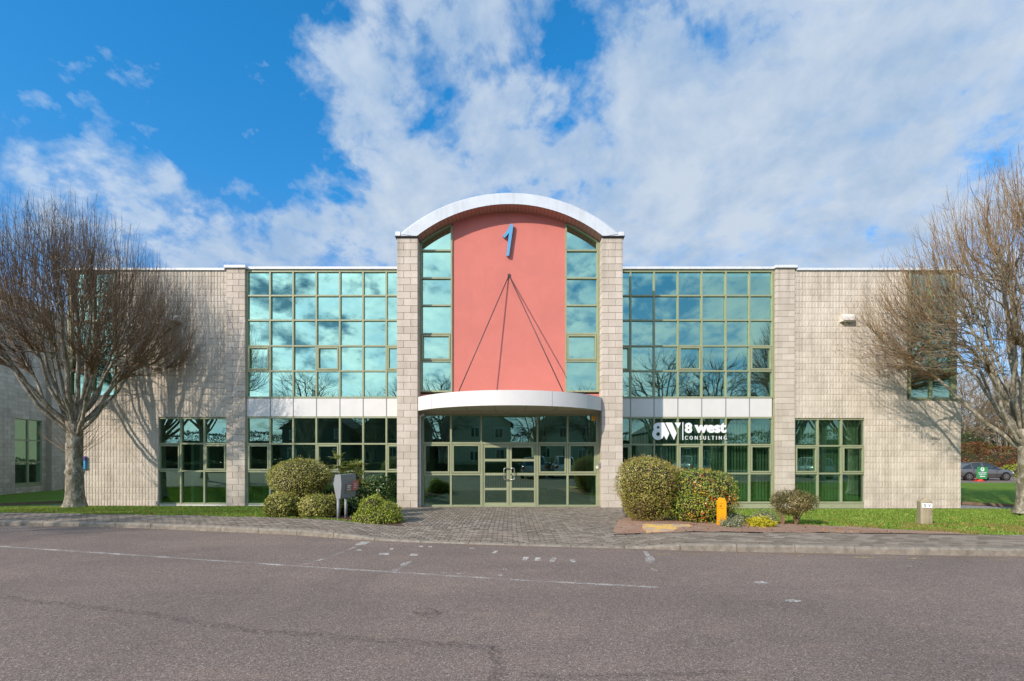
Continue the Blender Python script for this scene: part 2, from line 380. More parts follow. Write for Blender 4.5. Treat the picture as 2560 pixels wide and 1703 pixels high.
sky = W.n('ShaderNodeTexSky', sky_type='NISHITA'); sky.sun_disc = False
SE = math.asin(-SUND.z); SA = math.atan2(-SUND.x, -SUND.y)
sky.sun_elevation = SE; sky.sun_rotation = SA; sky.air_density = 1.0; sky.dust_density = .4; sky.ozone_density = 2.2
tc = W.n('ShaderNodeTexCoord'); D = tc.outputs['Generated']
GAUSS = ((2350,150,.34,.07),(1000,70,.12,.11),(1230,40,.07,.07),(870,240,.07,.12),(420,80,.30,-.10),(600,320,.18,-.085),(1090,230,.07,-.06),(1380,130,.07,-.10),(1840,60,.06,-.09),(1640,90,.12,.03),
    (90,445,.08,.15),(370,430,.05,.13),(250,380,.04,.07),(80,270,.09,-.08),(430,560,.13,.08),(760,610,.15,.09),(1030,520,.1,.03),(170,215,.06,.10),(310,140,.06,.06),(700,150,.06,.06),(1010,430,.11,.14),(1230,330,.11,.12),(1180,200,.05,.04),(2350,420,.2,.05),(1600,330,.2,.04),(1010,540,.08,.05),(230,540,.08,.04),(2100,620,.2,-.03))
CG, CB = 19.0, 8.2; SKYM = (.31,1.75,2.5,1)
sx = W.n('ShaderNodeSeparateXYZ'); W.l(D, sx.inputs[0])
zc = W.math('MAXIMUM', sx.outputs[2], 0.0); den = W.math('ADD', zc, .38)
cx = W.n('ShaderNodeCombineXYZ'); W.l(W.math('DIVIDE', sx.outputs[0], den), cx.inputs[0]); W.l(W.math('DIVIDE', sx.outputs[1], den), cx.inputs[1])
P = cx.outputs[0]
def wmap(vec, sc, loc=(0,0,0), rot=0):
    mp = W.n('ShaderNodeMapping'); W.l(vec, mp.inputs[0]); mp.inputs['Scale'].default_value = sc; mp.inputs['Location'].default_value = loc; mp.inputs['Rotation'].default_value = (0,0,rot); return mp.outputs[0]
wv = W.n('ShaderNodeTexNoise'); W.l(wmap(P, (1,1,1), (1.7,4.2,0)), wv.inputs['Vector']); wv.inputs['Scale'].default_value = 1.3; wv.inputs['Detail'].default_value = 3
wp = W.n('ShaderNodeVectorMath', operation='MULTIPLY_ADD'); W.l(wv.outputs['Color'], wp.inputs[0]); wp.inputs[1].default_value = (.16,.16,0); W.l(P, wp.inputs[2]); PW = wp.outputs[0]
n1 = W.noise(wmap(PW, (1.0,.85,1), (3.1,1.7,0), .55), 2.4, 10, .56, .1)
n2 = W.noise(wmap(PW, (1.0,.9,1), (8.3,2.2,0), .55), 10.0, 8, .56, .15)
n3 = W.noise(wmap(PW, (1.0,1.0,1), (2.3,7.2,0), .5), 22.0, 6, .6, .2)
cl = W.math('ADD', W.math('ADD', W.math('MULTIPLY', n1, .38), W.math('MULTIPLY', n2, .44)), W.math('MULTIPLY', n3, .18))
def gauss(px, py, wd):
    d = Vector(((px-1280)/F, 1, (HY-py)/F)).normalized()
    vm = W.n('ShaderNodeVectorMath', operation='DISTANCE'); W.l(D, vm.inputs[0]); vm.inputs[1].default_value = d
    q = W.math('DIVIDE', vm.outputs['Value'], wd); return W.math('POWER', 2.718, W.math('MULTIPLY', W.math('MULTIPLY', q, q), -1))
bias = W.math('MULTIPLY', gauss(1950, 400, .42), .10)
for px, py, wd, am in GAUSS:
    bias = W.math('ADD', bias, W.math('MULTIPLY', gauss(px, py, wd), am))
bk = W.math('MAXIMUM', W.math('MULTIPLY', sx.outputs[1], -1), 0)
bias = W.math('ADD', bias, W.math('MULTIPLY', W.math('MINIMUM', W.math('MULTIPLY', bk, 3), 1), .085))
lowz = W.math('POWER', W.math('SUBTRACT', 1, W.math('MINIMUM', zc, 1)), 8)
bias = W.math('ADD', bias, W.math('MULTIPLY', lowz, .04))
cov = W.ramp(W.math('ADD', cl, bias), [(.49, 0), (.535, .32), (.585, .80), (.66, 1)])
sunv = W.n('ShaderNodeVectorMath', operation='DOT_PRODUCT'); W.l(D, sunv.inputs[0]); sunv.inputs[1].default_value = -SUND
glow = W.math('POWER', W.math('MAXIMUM', W.math('MULTIPLY_ADD', sunv.outputs['Value'], .5, .5), 0), 6.0)
shade = W.noise(wmap(PW, (1,.9,1), (5.5,9.1,0), .5), 6.0, 8, .6, .1)
cb = W.ramp(shade, [(.36, (.47,.65,.90,1)), (.60, (.72,.84,1.0,1))])
mul = W.math('MULTIPLY_ADD', glow, CG, CB)
cbm = W.n('ShaderNodeVectorMath', operation='SCALE'); W.l(cb, cbm.inputs[0]); W.l(mul, cbm.inputs['Scale'])
sm = W.ramp(zc, [(.08, (.33,.40,.50,1)), (.32, (.30,.51,.66,1)), (.46, (.15,.59,.82,1)), (.62, (.105,.62,.88,1))])
sm3 = W.n('ShaderNodeVectorMath', operation='SCALE'); W.l(sm, sm3.inputs[0]); sm3.inputs['Scale'].default_value = 3.25
skyc = W.mix(1, sky.outputs[0], sm3.outputs[0], 'MULTIPLY')
dim = W.n('ShaderNodeVectorMath', operation='SCALE'); W.l(skyc, dim.inputs[0]); W.l(W.math('MULTIPLY_ADD', glow, -.75, .95), dim.inputs['Scale']); skyc = dim.outputs[0]
fin = W.mix(cov, skyc, cbm.outputs[0]); W.l(fin, bg.inputs[0]); bg.inputs[1].default_value = .1
S.view_settings.view_transform = 'Standard'; S.view_settings.look = 'None'; S.view_settings.gamma = 1; S.view_settings.exposure = -0.02
S.cycles.max_bounces = 8; S.cycles.transparent_max_bounces = 16; S.cycles.sample_clamp_indirect = 8
S.cycles.use_denoising = True

# ------------------------------------------------------------------ ground shape
KPTS = [(-60,13.4),(-30,11.8),(-16,10.85),(-11.76,10.57),(-9.21,10.33),(-7.9,10.1),(-5.7,9.6),(-4.27,9.26),(-3.16,8.83),(-2.13,8.58),(-1.28,8.40),(-.45,8.27),(.38,8.14),(1.23,8.02),(2.13,7.92),(2.94,7.75),(3.84,7.66),(4.73,7.58),(5.64,7.49),(6.53,7.41),(7.51,7.34),(8.14,7.31),(14,7.1),(60,6.0)]
RPTS = [(-60,14.8),(-30,13.2),(-12.2,11.84),(-8,11.35),(-5.8,11.0),(-4.14,10.62),(-2.5,10.15),(-1.2,9.75),(0,9.4),(1.94,9.03),(3.2,8.86),(5.5,8.74),(9.45,8.5),(14,8.35),(60,7.3)]
KX,KY = zip(*KPTS); RX,RY = zip(*RPTS)
Yk = lambda x: float(np.interp(x, KX, KY)); Yp = lambda x: float(np.interp(x, RX, RY))
def hk(x): return float(np.interp(x, [-3.6,-2.3,2.1,2.95], [.11,.025,.022,.12]))
def zrear(x): return float(np.interp(x, [-4.4,-2.6,1.9,3.4], [.125,.05,.045,.13]))
def zb(x): return float(np.interp(x, [-8,-4.2,-3.5,3.4,4.2,7], [-.22,-.20,-.125,-.125,-.24,-.30]))
def zg(x, y):
    yp = Yp(x)
    if y <= 16.7: t = (y-yp)/(16.7-yp); return zrear(x) + (zb(x)-zrear(x))*t
    return zb(x) + (-.36-zb(x))*min(1, (y-16.7)/3)
def zpath(x, y): t = (y-Yk(x)-.125)/max(.1, Yp(x)-Yk(x)-.125); return hk(x)+(zrear(x)-hk(x))*max(0,min(1,t))
xs = sorted(set([-60,-45]+[i*.5 for i in range(-60,61)]+[45,60]))
def strip(name, fy0, fy1, fz, ny, mat, xs=xs, kind='structure', lift=0):
    m = MB(); n = len(xs)
    for x in xs:
        for j in range(ny+1):
            y = fy0(x)+(fy1(x)-fy0(x))*j/ny; m.v.append((x, y, fz(x, y)+lift))
    for i in range(n-1):
        for j in range(ny):
            a = i*(ny+1)+j; m.face((a, a+ny+1, a+ny+2, a+1), .5)
    o = m.build(name, mat, smooth=True)
    if kind: o['kind'] = kind
    return o
def rfl(x, y):  # fine rise to kerb face only
    return 0
strip('road', lambda x: -13.0, Yk, lambda x, y: 0, 3, M['asphalt'])
strip('lawn', lambda x: Yp(x), lambda x: 34.0, zg, 40, M['lawn'])
strip('path_bed', lambda x: Yk(x)+.12, lambda x: Yp(x)+.001, zpath, 4, M['bed'], lift=-.012)
m = MB(); m.quad((-900,-900,-.62),(900,-900,-.62),(900,900,-.62),(-900,900,-.62)); tag(m.build('ground', M['lawn']), kind='structure')
m = MB(); m.quad((16.9,34,-.37),(160,34,-.37),(160,45,-.37),(16.9,45,-.37)); tag(m.build('car_park', M['asphalt']), kind='structure')
m = MB(); m.quad((-160,45,-.36),(160,45,-.36),(160,120,-.3),(-160,120,-.3)); m.quad((-160,34,-.37),(16.9,34,-.37),(16.9,45,-.37),(-160,45,-.37)); tag(m.build('field', M['lawn']), kind='structure')
m = MB(); m.quad((-160,-60,.10),(160,-60,.10),(160,-13,.10),(-160,-13,.10)); m.quad((-160,-13,.10),(160,-13,.10),(160,-13,-.02),(-160,-13,-.02)); tag(m.build('verge', M['lawn']), kind='structure')
# kerb: stones 0.915 long following the curve
m = MB(); x = -30.0
while x < 30:
    # advance one stone
    x1 = x+.01
    while math.hypot(x1-x, Yk(x1)-Yk(x)) < .915: x1 += .01
    for (a, b) in ((x+.006, x1-.006),):
        nseg = 2; R_ = random.random(); n0 = len(m.v); dz=ru(-.004,.004)
        prof = [(0,-.12),(0.0,-.035),(.012,-.012),(.032,0),(.125,0),(.125,-.12)]
        for i in range(nseg+1):
            xx = a+(b-a)*i/nseg; yy = Yk(a)+(Yk(b)-Yk(a))*i/nseg; h_ = hk(xx)+dz
            tx, ty = b-a, Yk(b)-Yk(a); L_ = math.hypot(tx, ty); nx_, ny_ = -ty/L_, tx/L_
            for (u, z_) in prof: m.v.append((xx+nx_*u, yy+ny_*u, (h_+z_) if z_ > -.1 else -.1))
        k = len(prof)
        for i in range(nseg):
            for j in range(k-1): m.face((n0+i*k+j, n0+(i+1)*k+j, n0+(i+1)*k+j+1, n0+i*k+j+1), R_)
        m.face(tuple(n0+j for j in range(k)), R_); m.face(tuple(n0+nseg*k+j for j in range(k))[::-1], R_)
    x = x1
kerb = tag(m.build('kerb', M['kerb']), kind='structure')
# pavers: stretcher path + herringbone forecourt
def paver(m, cx, cy, w, l, ang, fz, r=None):
    g = .0055; r = rnd() if r is None else r
    ca, sa = math.cos(ang), math.sin(ang); hw, hl = w/2-g, l/2-g; c = .006; dz = ru(-.0015,.0015)
    n = len(m.v)
    for (q, zz) in ((0,-.014),(c,0)):
        for (a, b) in ((-hl+q,-hw+q),(hl-q,-hw+q),(hl-q,hw-q),(-hl+q,hw-q)):
            X = cx+a*ca-b*sa; Y = cy+a*sa+b*ca; m.v.append((X, Y, fz(X,Y)+zz+dz))
    m.face((n+4,n+5,n+6,n+7), r)
    for i in range(4): j=(i+1)%4; m.face((n+i,n+j,n+4+j,n+4+i), r)
m = MB(); s = -14.5; row_w = .1
# rows parallel to the kerb
x = -16.0
k = 0
while x < 17:
    dx = .2; slope = (Yk(x+.1)-Yk(x-.1))/.2; L_ = math.hypot(1, slope); step = .2/L_
    yk = Yk(x); ang = math.atan(slope); row = 0
    v_ = .13+.05
    while True:
        off = (.1/L_ if row % 2 else 0)
        xx = x+off; yy = Yk(xx)+(.175+row*.1)*L_
        if yy > Yp(xx)-.02: break
        r = ru(0,.55) if row == 0 else None
        paver(m, xx, yy, .1, .2, math.atan((Yk(xx+.1)-Yk(xx-.1))/.2), lambda X,Y: zpath(X,Y)+.012, r); row += 1
    x += step
tag(m.build('footpath_paving', M['paver']), kind='structure')
XL = lambda y: float(np.interp(y, [9.7,10.2,10.8,12,13.5,14.8,15.3], [-1.9,-2.35,-2.62,-2.95,-3.3,-3.55,-3.6]))
XR = lambda y: float(np.interp(y, [9.0,10,11.5,14.8,15.3], [2.0,2.35,2.85,3.5,3.5]))
m = MB(); ny = 20; n0 = 0
for j in range(ny+1):
    for i in range(13):
        t_ = i/12; 
        y = 9.0+(15.25-9.0)*j/ny; xl, xr = XL(y)-.08, XR(y)+.08; X = xl+(xr-xl)*t_; y_s = Yp(X)-.04; yy = y_s+(15.25-y_s)*j/ny
        m.v.append((X, yy, zg(X, max(yy,Yp(X)))+.004))
for j in range(ny):
    for i in range(12): a=j*13+i; m.face((a,a+1,a+14,a+13), .5)
tag(m.build('forecourt_bed', M['bed']), kind='structure')
m = MB(); pw = .1
for i in range(-40, 45):
    for j in range(80, 160):
        # herringbone 90 deg: cell type from (i+j) mod 4
        q = (i - j) % 4
        if q == 0: cx_, cy_, a = i*pw+pw, j*pw+pw/2, 0.0
        elif q == 2: cx_, cy_, a = i*pw+pw/2, j*pw+pw*0, math.pi/2   # vertical brick covers j-1..j
        else: continue
        if q == 2: cy_ = j*pw
        if cy_ < Yp(cx_)-.0 or cy_ > 15.2 or cx_ < XL(cy_) or cx_ > XR(cy_): continue
        paver(m, cx_, cy_, .1, .2, a, lambda X,Y: zg(X,max(Y,Yp(X)))+.012)
tag(m.build('forecourt_paving', M['paver']), kind='structure')

def sheet(name, poly_rows, mat, lift=.008, kind='structure', fz=None, n=24):
    """rows: list of (y, xl, xr)"""
    fz = fz or zg; m = MB()
    for (y, xl, xr) in poly_rows:
        for i in range(n+1): X = xl+(xr-xl)*i/n; m.v.append((X, y, fz(X, y)+lift))
    for j in range(len(poly_rows)-1):
        for i in range(n): a=j*(n+1)+i; m.face((a,a+1,a+n+2,a+n+1), .5)
    o = m.build(name, mat, smooth=True); o['kind'] = kind; return o
# red soil bed on the right (front edge follows the path), and mulch under the left shrubs
m = MB(); cols = 110
bx0, bx1 = 2.05, 8.5
for i in range(cols+1):
    X = bx0+(bx1-bx0)*i/cols; y0 = Yp(X)-.03+.06*noise.noise(Vector((X*2.3,5,0)))
    yt = float(np.interp(X, [2.05,2.6,3.2,4.9,5.3,6.3,7.0,7.7,8.5], [9.35,11.2,12.0,11.7,11.1,10.5,10.0,9.5,8.7]))+.08*noise.noise(Vector((X*3,0,0)))
    for j in range(9): y = y0+(max(yt,y0+.02)-y0)*j/8; m.v.append((X, y, zg(X,max(y,Yp(X)))+.019+.012*noise.noise(Vector((X*3,y*3,0)))))
for i in range(cols):
    for j in range(8): a=i*9+j; m.face((a,a+9,a+10,a+1), .5)
tag(m.build('soil_bed', M['soil'], smooth=True), kind='structure')
m = MB()
for i in range(41):
    X = -5.6+(3.55)*i/40; y0 = Yp(X)+.18+.05*noise.noise(Vector((X*4,1,0)))
    if X > -3.1: y0 = Yp(X)+.02
    yt = float(np.interp(X, [-5.6,-5.2,-3.4,-2.6,-2.05], [11.2,12.2,12.6,11.6,10.3]))
    for j in range(7): y = y0+(max(yt,y0+.02)-y0)*j/6; m.v.append((X, y, zg(X,y)+.009))
for i in range(40):
    for j in range(6): a=i*7+j; m.face((a,a+7,a+8,a+1), .5)
M['mulch'] = m_plain('bark_mulch', sr(96,68,50), .95, var=.4, scale=40, bump=1)
tag(m.build('mulch_bed', M['mulch'], smooth=True), kind='structure')
for nm, a, b in (('gravel_strip', -16.6, -3.9), ('gravel_strip', 3.8, 18.6)):
    sheet(nm, [(16.42,a,b),(16.58,a,b),(16.75,a,b)], M['gravel'], .012)
sheet('gravel_strip', [(15.6,-19.2,-16.2),(16.4,-18.5,-16.2),(17.4,-17.2,-16.2)], M['gravel'], .012, n=6)
sheet('gravel_strip', [(16.76,16.32,18.6),(17.4,16.32,18.3),(18.4,16.32,17.3)], M['gravel'], .012, n=6)
m = MB(); m.tube([(-19.3,15.5,-.10),(-17.6,16.9,-.13),(-16.3,17.9,-.15)], .06, 4, True); tag(m.build('timber_edging', M['timber']), 'weathered timber edging board along the gravel by the left corner of the building', 'edging')
m = MB(); m.tube([(18.9,16.7,-.25),(17.6,18.0,-.24),(16.3,19.4,-.24)], .08, 4, True); tag(m.build('timber_edging', M['timber']), 'weathered timber edging board along the gravel by the right corner of the building', 'edging')

# road markings (worn paint sheets)
def road_pt(x, y, z=0): Y = (EYE-z)*F/(y-HY); return (PX(x, Y), Y)
def marking(name, pts, w_, mat, lift=.004, kind='structure', n=1):
    m = MB(); P_ = [Vector(road_pt(*p)) for p in pts]
    if 'crack' in name:
        Q = []
        for a, b in zip(P_[:-1], P_[1:]):
            k_ = max(2, int((b-a).length/.07))
            for i_ in range(k_): q_ = a.lerp(b, i_/k_); Q.append(q_+Vector((noise.noise(Vector((q_.x*5,q_.y*5,1))), noise.noise(Vector((q_.x*5,q_.y*5,9)))))*.045)
        P_ = Q+[P_[-1]]
    for i, p in enumerate(P_):
        d = (P_[min(i+1,len(P_)-1)]-P_[max(i-1,0)]).normalized(); q = Vector((-d.y, d.x))*w_/2
        m.v += [(p.x+q.x, p.y+q.y, lift), (p.x-q.x, p.y-q.y, lift)]
    for i in range(len(P_)-1): m.face((2*i, 2*i+1, 2*i+3, 2*i+2), .5)
    o = m.build(name, mat); o['kind'] = kind; return o
marking('road_line', [(-400,1346),(0,1366.8),(380,1391.5),(750,1416.8),(1280,1450),(1648,1469.4)], .072, M['linep'])
marking('bay_line', [(748,1415),(830,1392),(920,1355)], .07, M['line_faint'])
marking('bay_line', [(0,1324),(74,1315)], .08, M['linep'])
marking('bay_line', [(985,1428),(1012,1414),(1028,1403)], .09, M['line_faint'])
marking('kerb_line', [(1635,1381.5),(1720,1382.6),(1900,1387),(2100,1393),(2560,1402)], .05, M['liney'])
marking('kerb_line', [(1638,1386.5),(1750,1388.5)], .05, M['liney'])
M['grit'] = m_worn('kerb_grit_dust', sr(168,142,118), .46, .72, 14)
m = MB()
for i in range(121):
    X = -15+30*i/120; y1_ = Yk(X)-.005; w_ = .16+.10*noise.noise(Vector((X*.9,0,4)))+.06*noise.noise(Vector((X*4,0,4))); m.v += [(X, y1_-w_, .003), (X, y1_, .003)]
for i in range(120): m.face((2*i,2*i+2,2*i+3,2*i+1), .5)
o = m.build('kerb_grit', M['grit']); o['kind'] = 'stuff'; tag(o, 'sandy grit gathered on the road along the kerb', 'grit')
def blot(name, x, y, wx, wy, mat, lift=.005):
    cx_, cy_ = road_pt(x, y); m = MB(); n = 14; c0 = len(m.v); m.v.append((cx_, cy_, lift))
    sk = ru(-.4,.4)
    for k in range(n):
        a = 2*math.pi*k/n; rr = ru(.7,1.15); dy = math.sin(a)*wy*rr; m.v.append((cx_+math.cos(a)*wx*rr+sk*dy, cy_+dy, lift))
    for k in range(n): m.face((c0, c0+1+k, c0+1+(k+1)%n), .5)
    o = m.build(name, mat); o['kind'] = 'structure'; return o
m_all = MB()
def scrap(x, y, w_, h_, sk=.0):
    """four-cornered paint scrap given in photo pixels on the road plane"""
    q = [road_pt(x-w_/2+sk*h_/2*0+sk, y-h_/2), road_pt(x+w_/2+sk, y-h_/2), road_pt(x+w_/2-sk, y+h_/2), road_pt(x-w_/2-sk, y+h_/2)]
    m_all.quad(*[(a+ru(-.01,.01), b+ru(-.01,.01), .0055) for a, b in q])
for a in ((908,1359,24,8,8),(898,1376,10,3,1),(960,1386,26,5,0),(979,1373,10,5,2),(1035,1388,18,5,2),(1016,1409,18,8,7),(1112,1433,14,4,0),(1148,1435,14,4,1),(1250,1440,12,4,1),(1262,1424,10,4,3),
          (1314,1398,12,9,2),(1345,1399,14,9,2),(1383,1400,12,10,3),(1432,1403,12,7,-4),(1238,1381,12,6,4),(1180,1372,12,4,1),(1617,1386,10,14,-5),(1075,1368,10,3,0),(1052,1367,10,3,0)): scrap(*a)
tag(m_all.build('marking_scraps', M['linew']), kind='structure')
blot('road_stain', 1068, 1532, .17, .17, M['stain'])
for a in ((1900,1457,.09,.06),(1982,1503,.1,.05),(1625,1400,.09,.25),(1634,1425,.04,.1),(2275,1416,.05,.04)): blot('paint_spill', *a, M['linew' if a[0] != 1625 else 'linep'])
marking('asphalt_crack', [(-200,1478),(0,1495),(130,1508),(370,1535),(560,1568),(660,1580),(860,1594),(1080,1610),(1235,1619)], .10, M['crack'])
marking('asphalt_crack', [(1238,1618),(1242,1660),(1236,1720)], .11, M['crack'])
marking('asphalt_crack', [(1300,1690),(1500,1694),(1700,1684),(1850,1682)], .06, M['crack'])

# ------------------------------------------------------------------ the office building
TP = 14.84; TG = 15.30; WP = 16.65; WG = 16.80; WW = 16.69
B = empty('office_building', (0, 16.7, -.2), 'pale blockwork office building with green glass wings and a salmon red arched tower', 'building')
XC = PX(1274.5, TP)
def blockpier(name, x0, x1, y0, y1, z0, z1, mat, parent, wide, ch=.225, seed=0):
    """smooth block pier laid in courses; core of mortar slightly inside"""
    m = MB(); z = z1; k = seed; g = .005
    W_ = x1-x0
    zz = z0
    n = int(round((z1-z0)/ch)); first = (z1-z0)-(n-1)*ch
    levels = [z1]; q = z1-ch*.78
    while q > z0+.03: levels.append(q); q -= ch
    levels.append(z0)
    for a, b in zip(levels[:-1], levels[1:]):
        sp = (x0 + W_*(1/3 if k % 2 else 2/3)); rr = rnd()
        m.cbox(x0, sp-g, y0, y1, b+g, a-g, .006); m.cbox(sp+g, x1, y0, y1, b+g, a-g, .006)
        k += 1
    p = m.build(name, mat, parent)
    c = MB(); c.box(x0+.012, x1-.012, y0+.012, y1-.012, z0, z1); c.build('mortar', M['joint'], p)
    return p
gt = PZ(594, TP)
pl0, pl1 = PX(992.3,TP), PX(1044,TP); pr0, pr1 = PX(1504.5,TP), PX(1557,TP)
blockpier('pier', pl0, pl1, TP, 18.0, -.2, gt, M['block'], B, 1)
blockpier('pier', pr0, pr1, TP, 18.0, -.2, gt, M['block'], B, 1, seed=1)
wt = PZ(671, WP)
wl0, wl1 = PX(566,WP), PX(612,WP); wr0, wr1 = PX(1940.3,WP), PX(1987.5,WP)
blockpier('pier', wl0, wl1, WP, WP+.35, -.4, wt, M['block'], B, 1)
blockpier('pier', wr0, wr1, WP, WP+.35, -.4, wt, M['block'], B, 1, seed=1)
# split face walls
CW, CH = .1125, .225
def splitwall(name, rects, y, parent, phase=0):
    m = MB(); rd = {}
    d = .013; g = .0115
    for (x0, x1, z0, z1) in rects:
        nx = max(1, int(round((x1-x0)/CW))); cw = (x1-x0)/nx
        k0 = math.floor(z0/CH+1e-6); zz = z0
        lev = [z0]; q = (k0+1)*CH
        while q < z1-.02:
            if q > z0+.02: lev.append(q)
            q += CH
        lev.append(z1)
        for b, a in zip(lev[:-1], lev[1:]):
            tone = rnd()
            for i in range(nx):
                if i % 4 == 0: tone = rnd()
                xa, xb = x0+i*cw, x0+(i+1)*cw
                n = len(m.v); t_ = min(1,max(0,.5+(tone-.5)*.45+ru(-.15,.15)))
                m.v += [(xa,y+d,b),(xb,y+d,b),(xb,y+d,a),(xa,y+d,a)]
                for (u, v_) in ((xa+g,b+g),(xb-g,b+g),(xb-g,a-g),(xa+g,a-g)): m.v.append((u+ru(-.002,.002), y+ru(-.003,.003), v_))
                m.v.append(((xa+xb)/2+ru(-.02,.02), y-ru(.000,.011), (a+b)/2+ru(-.05,.05)))
                for q_ in range(4): j=(q_+1)%4; m.face((n+q_,n+j,n+4+j,n+4+q_), t_); m.face((n+4+q_,n+4+j,n+8), t_)
    return m.build(name, M['split'], parent)
xl, xr = PX(163,WW), PX(2403,WW)
wz = PZ(677, WW)
# left wall pieces: around ground window (396-565, 1043-) and the corner glazing (165-292, 679-990)
lwx0, lwx1 = PX(396,WW), wl0; zt = PZ(1043,WW); cgx = PX(292,WW); cgz = PZ(993,WW)
splitwall('blockwork_wall', [(xl, cgx, -.4, cgz), (cgx, lwx0, -.4, wz), (lwx0, lwx1, zt, wz)], WW, B)
rwx0, rwx1 = wr1, PX(2162,WW); rcx = PX(2269,WW); rcz = PZ(1000,WW); zt2 = PZ(1046,WW)
splitwall('blockwork_wall', [(rwx0, rwx1, zt2, wz), (rwx1, rcx, -.4, wz), (rcx, xr, -.4, rcz)], WW, B)
def backing(name, rects, y0, y1, mat, parent):
    m = MB()
    for r_ in rects: m.box(r_[0], r_[1], y0, y1, r_[2], r_[3])
    return m.build(name, mat, parent)
backing('wall_core', [(xl+.01, cgx-.002, -.4, cgz), (cgx+.002, lwx0-.002, -.4, wz), (lwx0, lwx1, zt+.01, wz)], WW+.0135, WW+.22, M['joint'], B)
backing('wall_core', [(rwx0, rwx1-.002, zt2+.01, wz), (rwx1+.002, rcx-.002, -.4, wz), (rcx, xr-.01, -.4, rcz)], WW+.0135, WW+.22, M['joint'], B)
# side and back walls, roof, floors
def sidewall(x, y0, y1, z0, z1, sgn):
    m = MB(); n = int((y1-y0)/.45); k = 0
    z = z0
    while z < z1-.01:
        za = min(z+CH, z1); off = .225 if k % 2 else 0; y = y0-off
        while y < y1:
            a, b = max(y, y0), min(y+.45, y1)
            if b-a > .02: m.box(min(x,x+sgn*.02), max(x,x+sgn*.02), a+.004, b-.004, z+.004, za-.004)
            y += .45
        z = za; k += 1
    return m
sw = sidewall(xl, WW+.03, 34, -.4, cgz, 1).build('side_wall', M['split'], B)
sw = sidewall(xr, WW+.03, 34, -.4, rcz, -1).build('side_wall', M['split'], B)
m = MB(); m.box(xl+.03, xl+.2, WW+.25, 34, -.4, cgz-.01); m.box(xl+.03, xl+.2, 19.5, 34, cgz, wz-.01); m.build('side_wall', M['joint'], B)
m = MB(); m.box(xr-.2, xr-.03, WW+.25, 34, -.4, rcz-.01); m.box(xr-.2, xr-.03, 19.5, 34, rcz, wz-.01); m.build('side_wall', M['joint'], B)
m = MB(); m.box(xl, xr, 34, 34.2, -.4, wz); m.build('back_wall', M['joint'], B)
m = MB(); m.box(xl+.05, xr-.05, WW+.3, 33.9, wz-.25, wz-.1); m.build('roof', M['cap'], B)
m = MB(); m.box(xl+.25, pl0-.02, WG+.25, 33.9, -.02+zb(-9), .02+zb(-9)); m.box(pr1+.02, xr-.25, WG+.25, 33.9, -.27, -.22); m.box(pl1+.01, pr0-.01, TG+.05, 30, -.135, -.085)
m.build('ground_floor', M['carpet'], B)
m = MB(); m.box(xl+.25, pl0-.02, WG+.12, 33.9, 3.15, 3.5); m.box(pr1+.02, xr-.25, WG+.12, 33.9, 3.15, 3.5); m.box(pl1+.01, pr0-.01, TG+.4, 30, 3.05, 3.35)
m.build('upper_floor', M['inside'], B)
m = MB(); m.box(xl+.25, pl0-.02, 22, 22.15, -.2, 3.14); m.box(pr1+.02, xr-.25, 21, 21.15, -.2, 3.14); m.box(pl1+.01, pr0-.01, 22, 22.15, -.08, 3.04)
m.box(xl+.25, pl0-.02, 22, 22.15, 3.51, wz-.3); m.box(pr1+.02, xr-.25, 22, 22.15, 3.51, wz-.3)
for xx in (-12, -8.2, 7.5, 12.5): m.box(xx, xx+.1, WG+.4, 21.9, -.19, 3.13)
m.build('inner_wall', M['inside'], B)
# tower box behind (side walls and back)
m = MB(); m.box(pl0+.02, pl0+.2, 18.01, 30, 3.4, gt-.05); m.box(pr1-.2, pr1-.02, 18.01, 30, 3.4, gt-.05); m.box(pl0+.2, pr1-.2, 29.8, 30, 3.4, gt+.9); m.build('tower_side_wall', M['joint'], B)

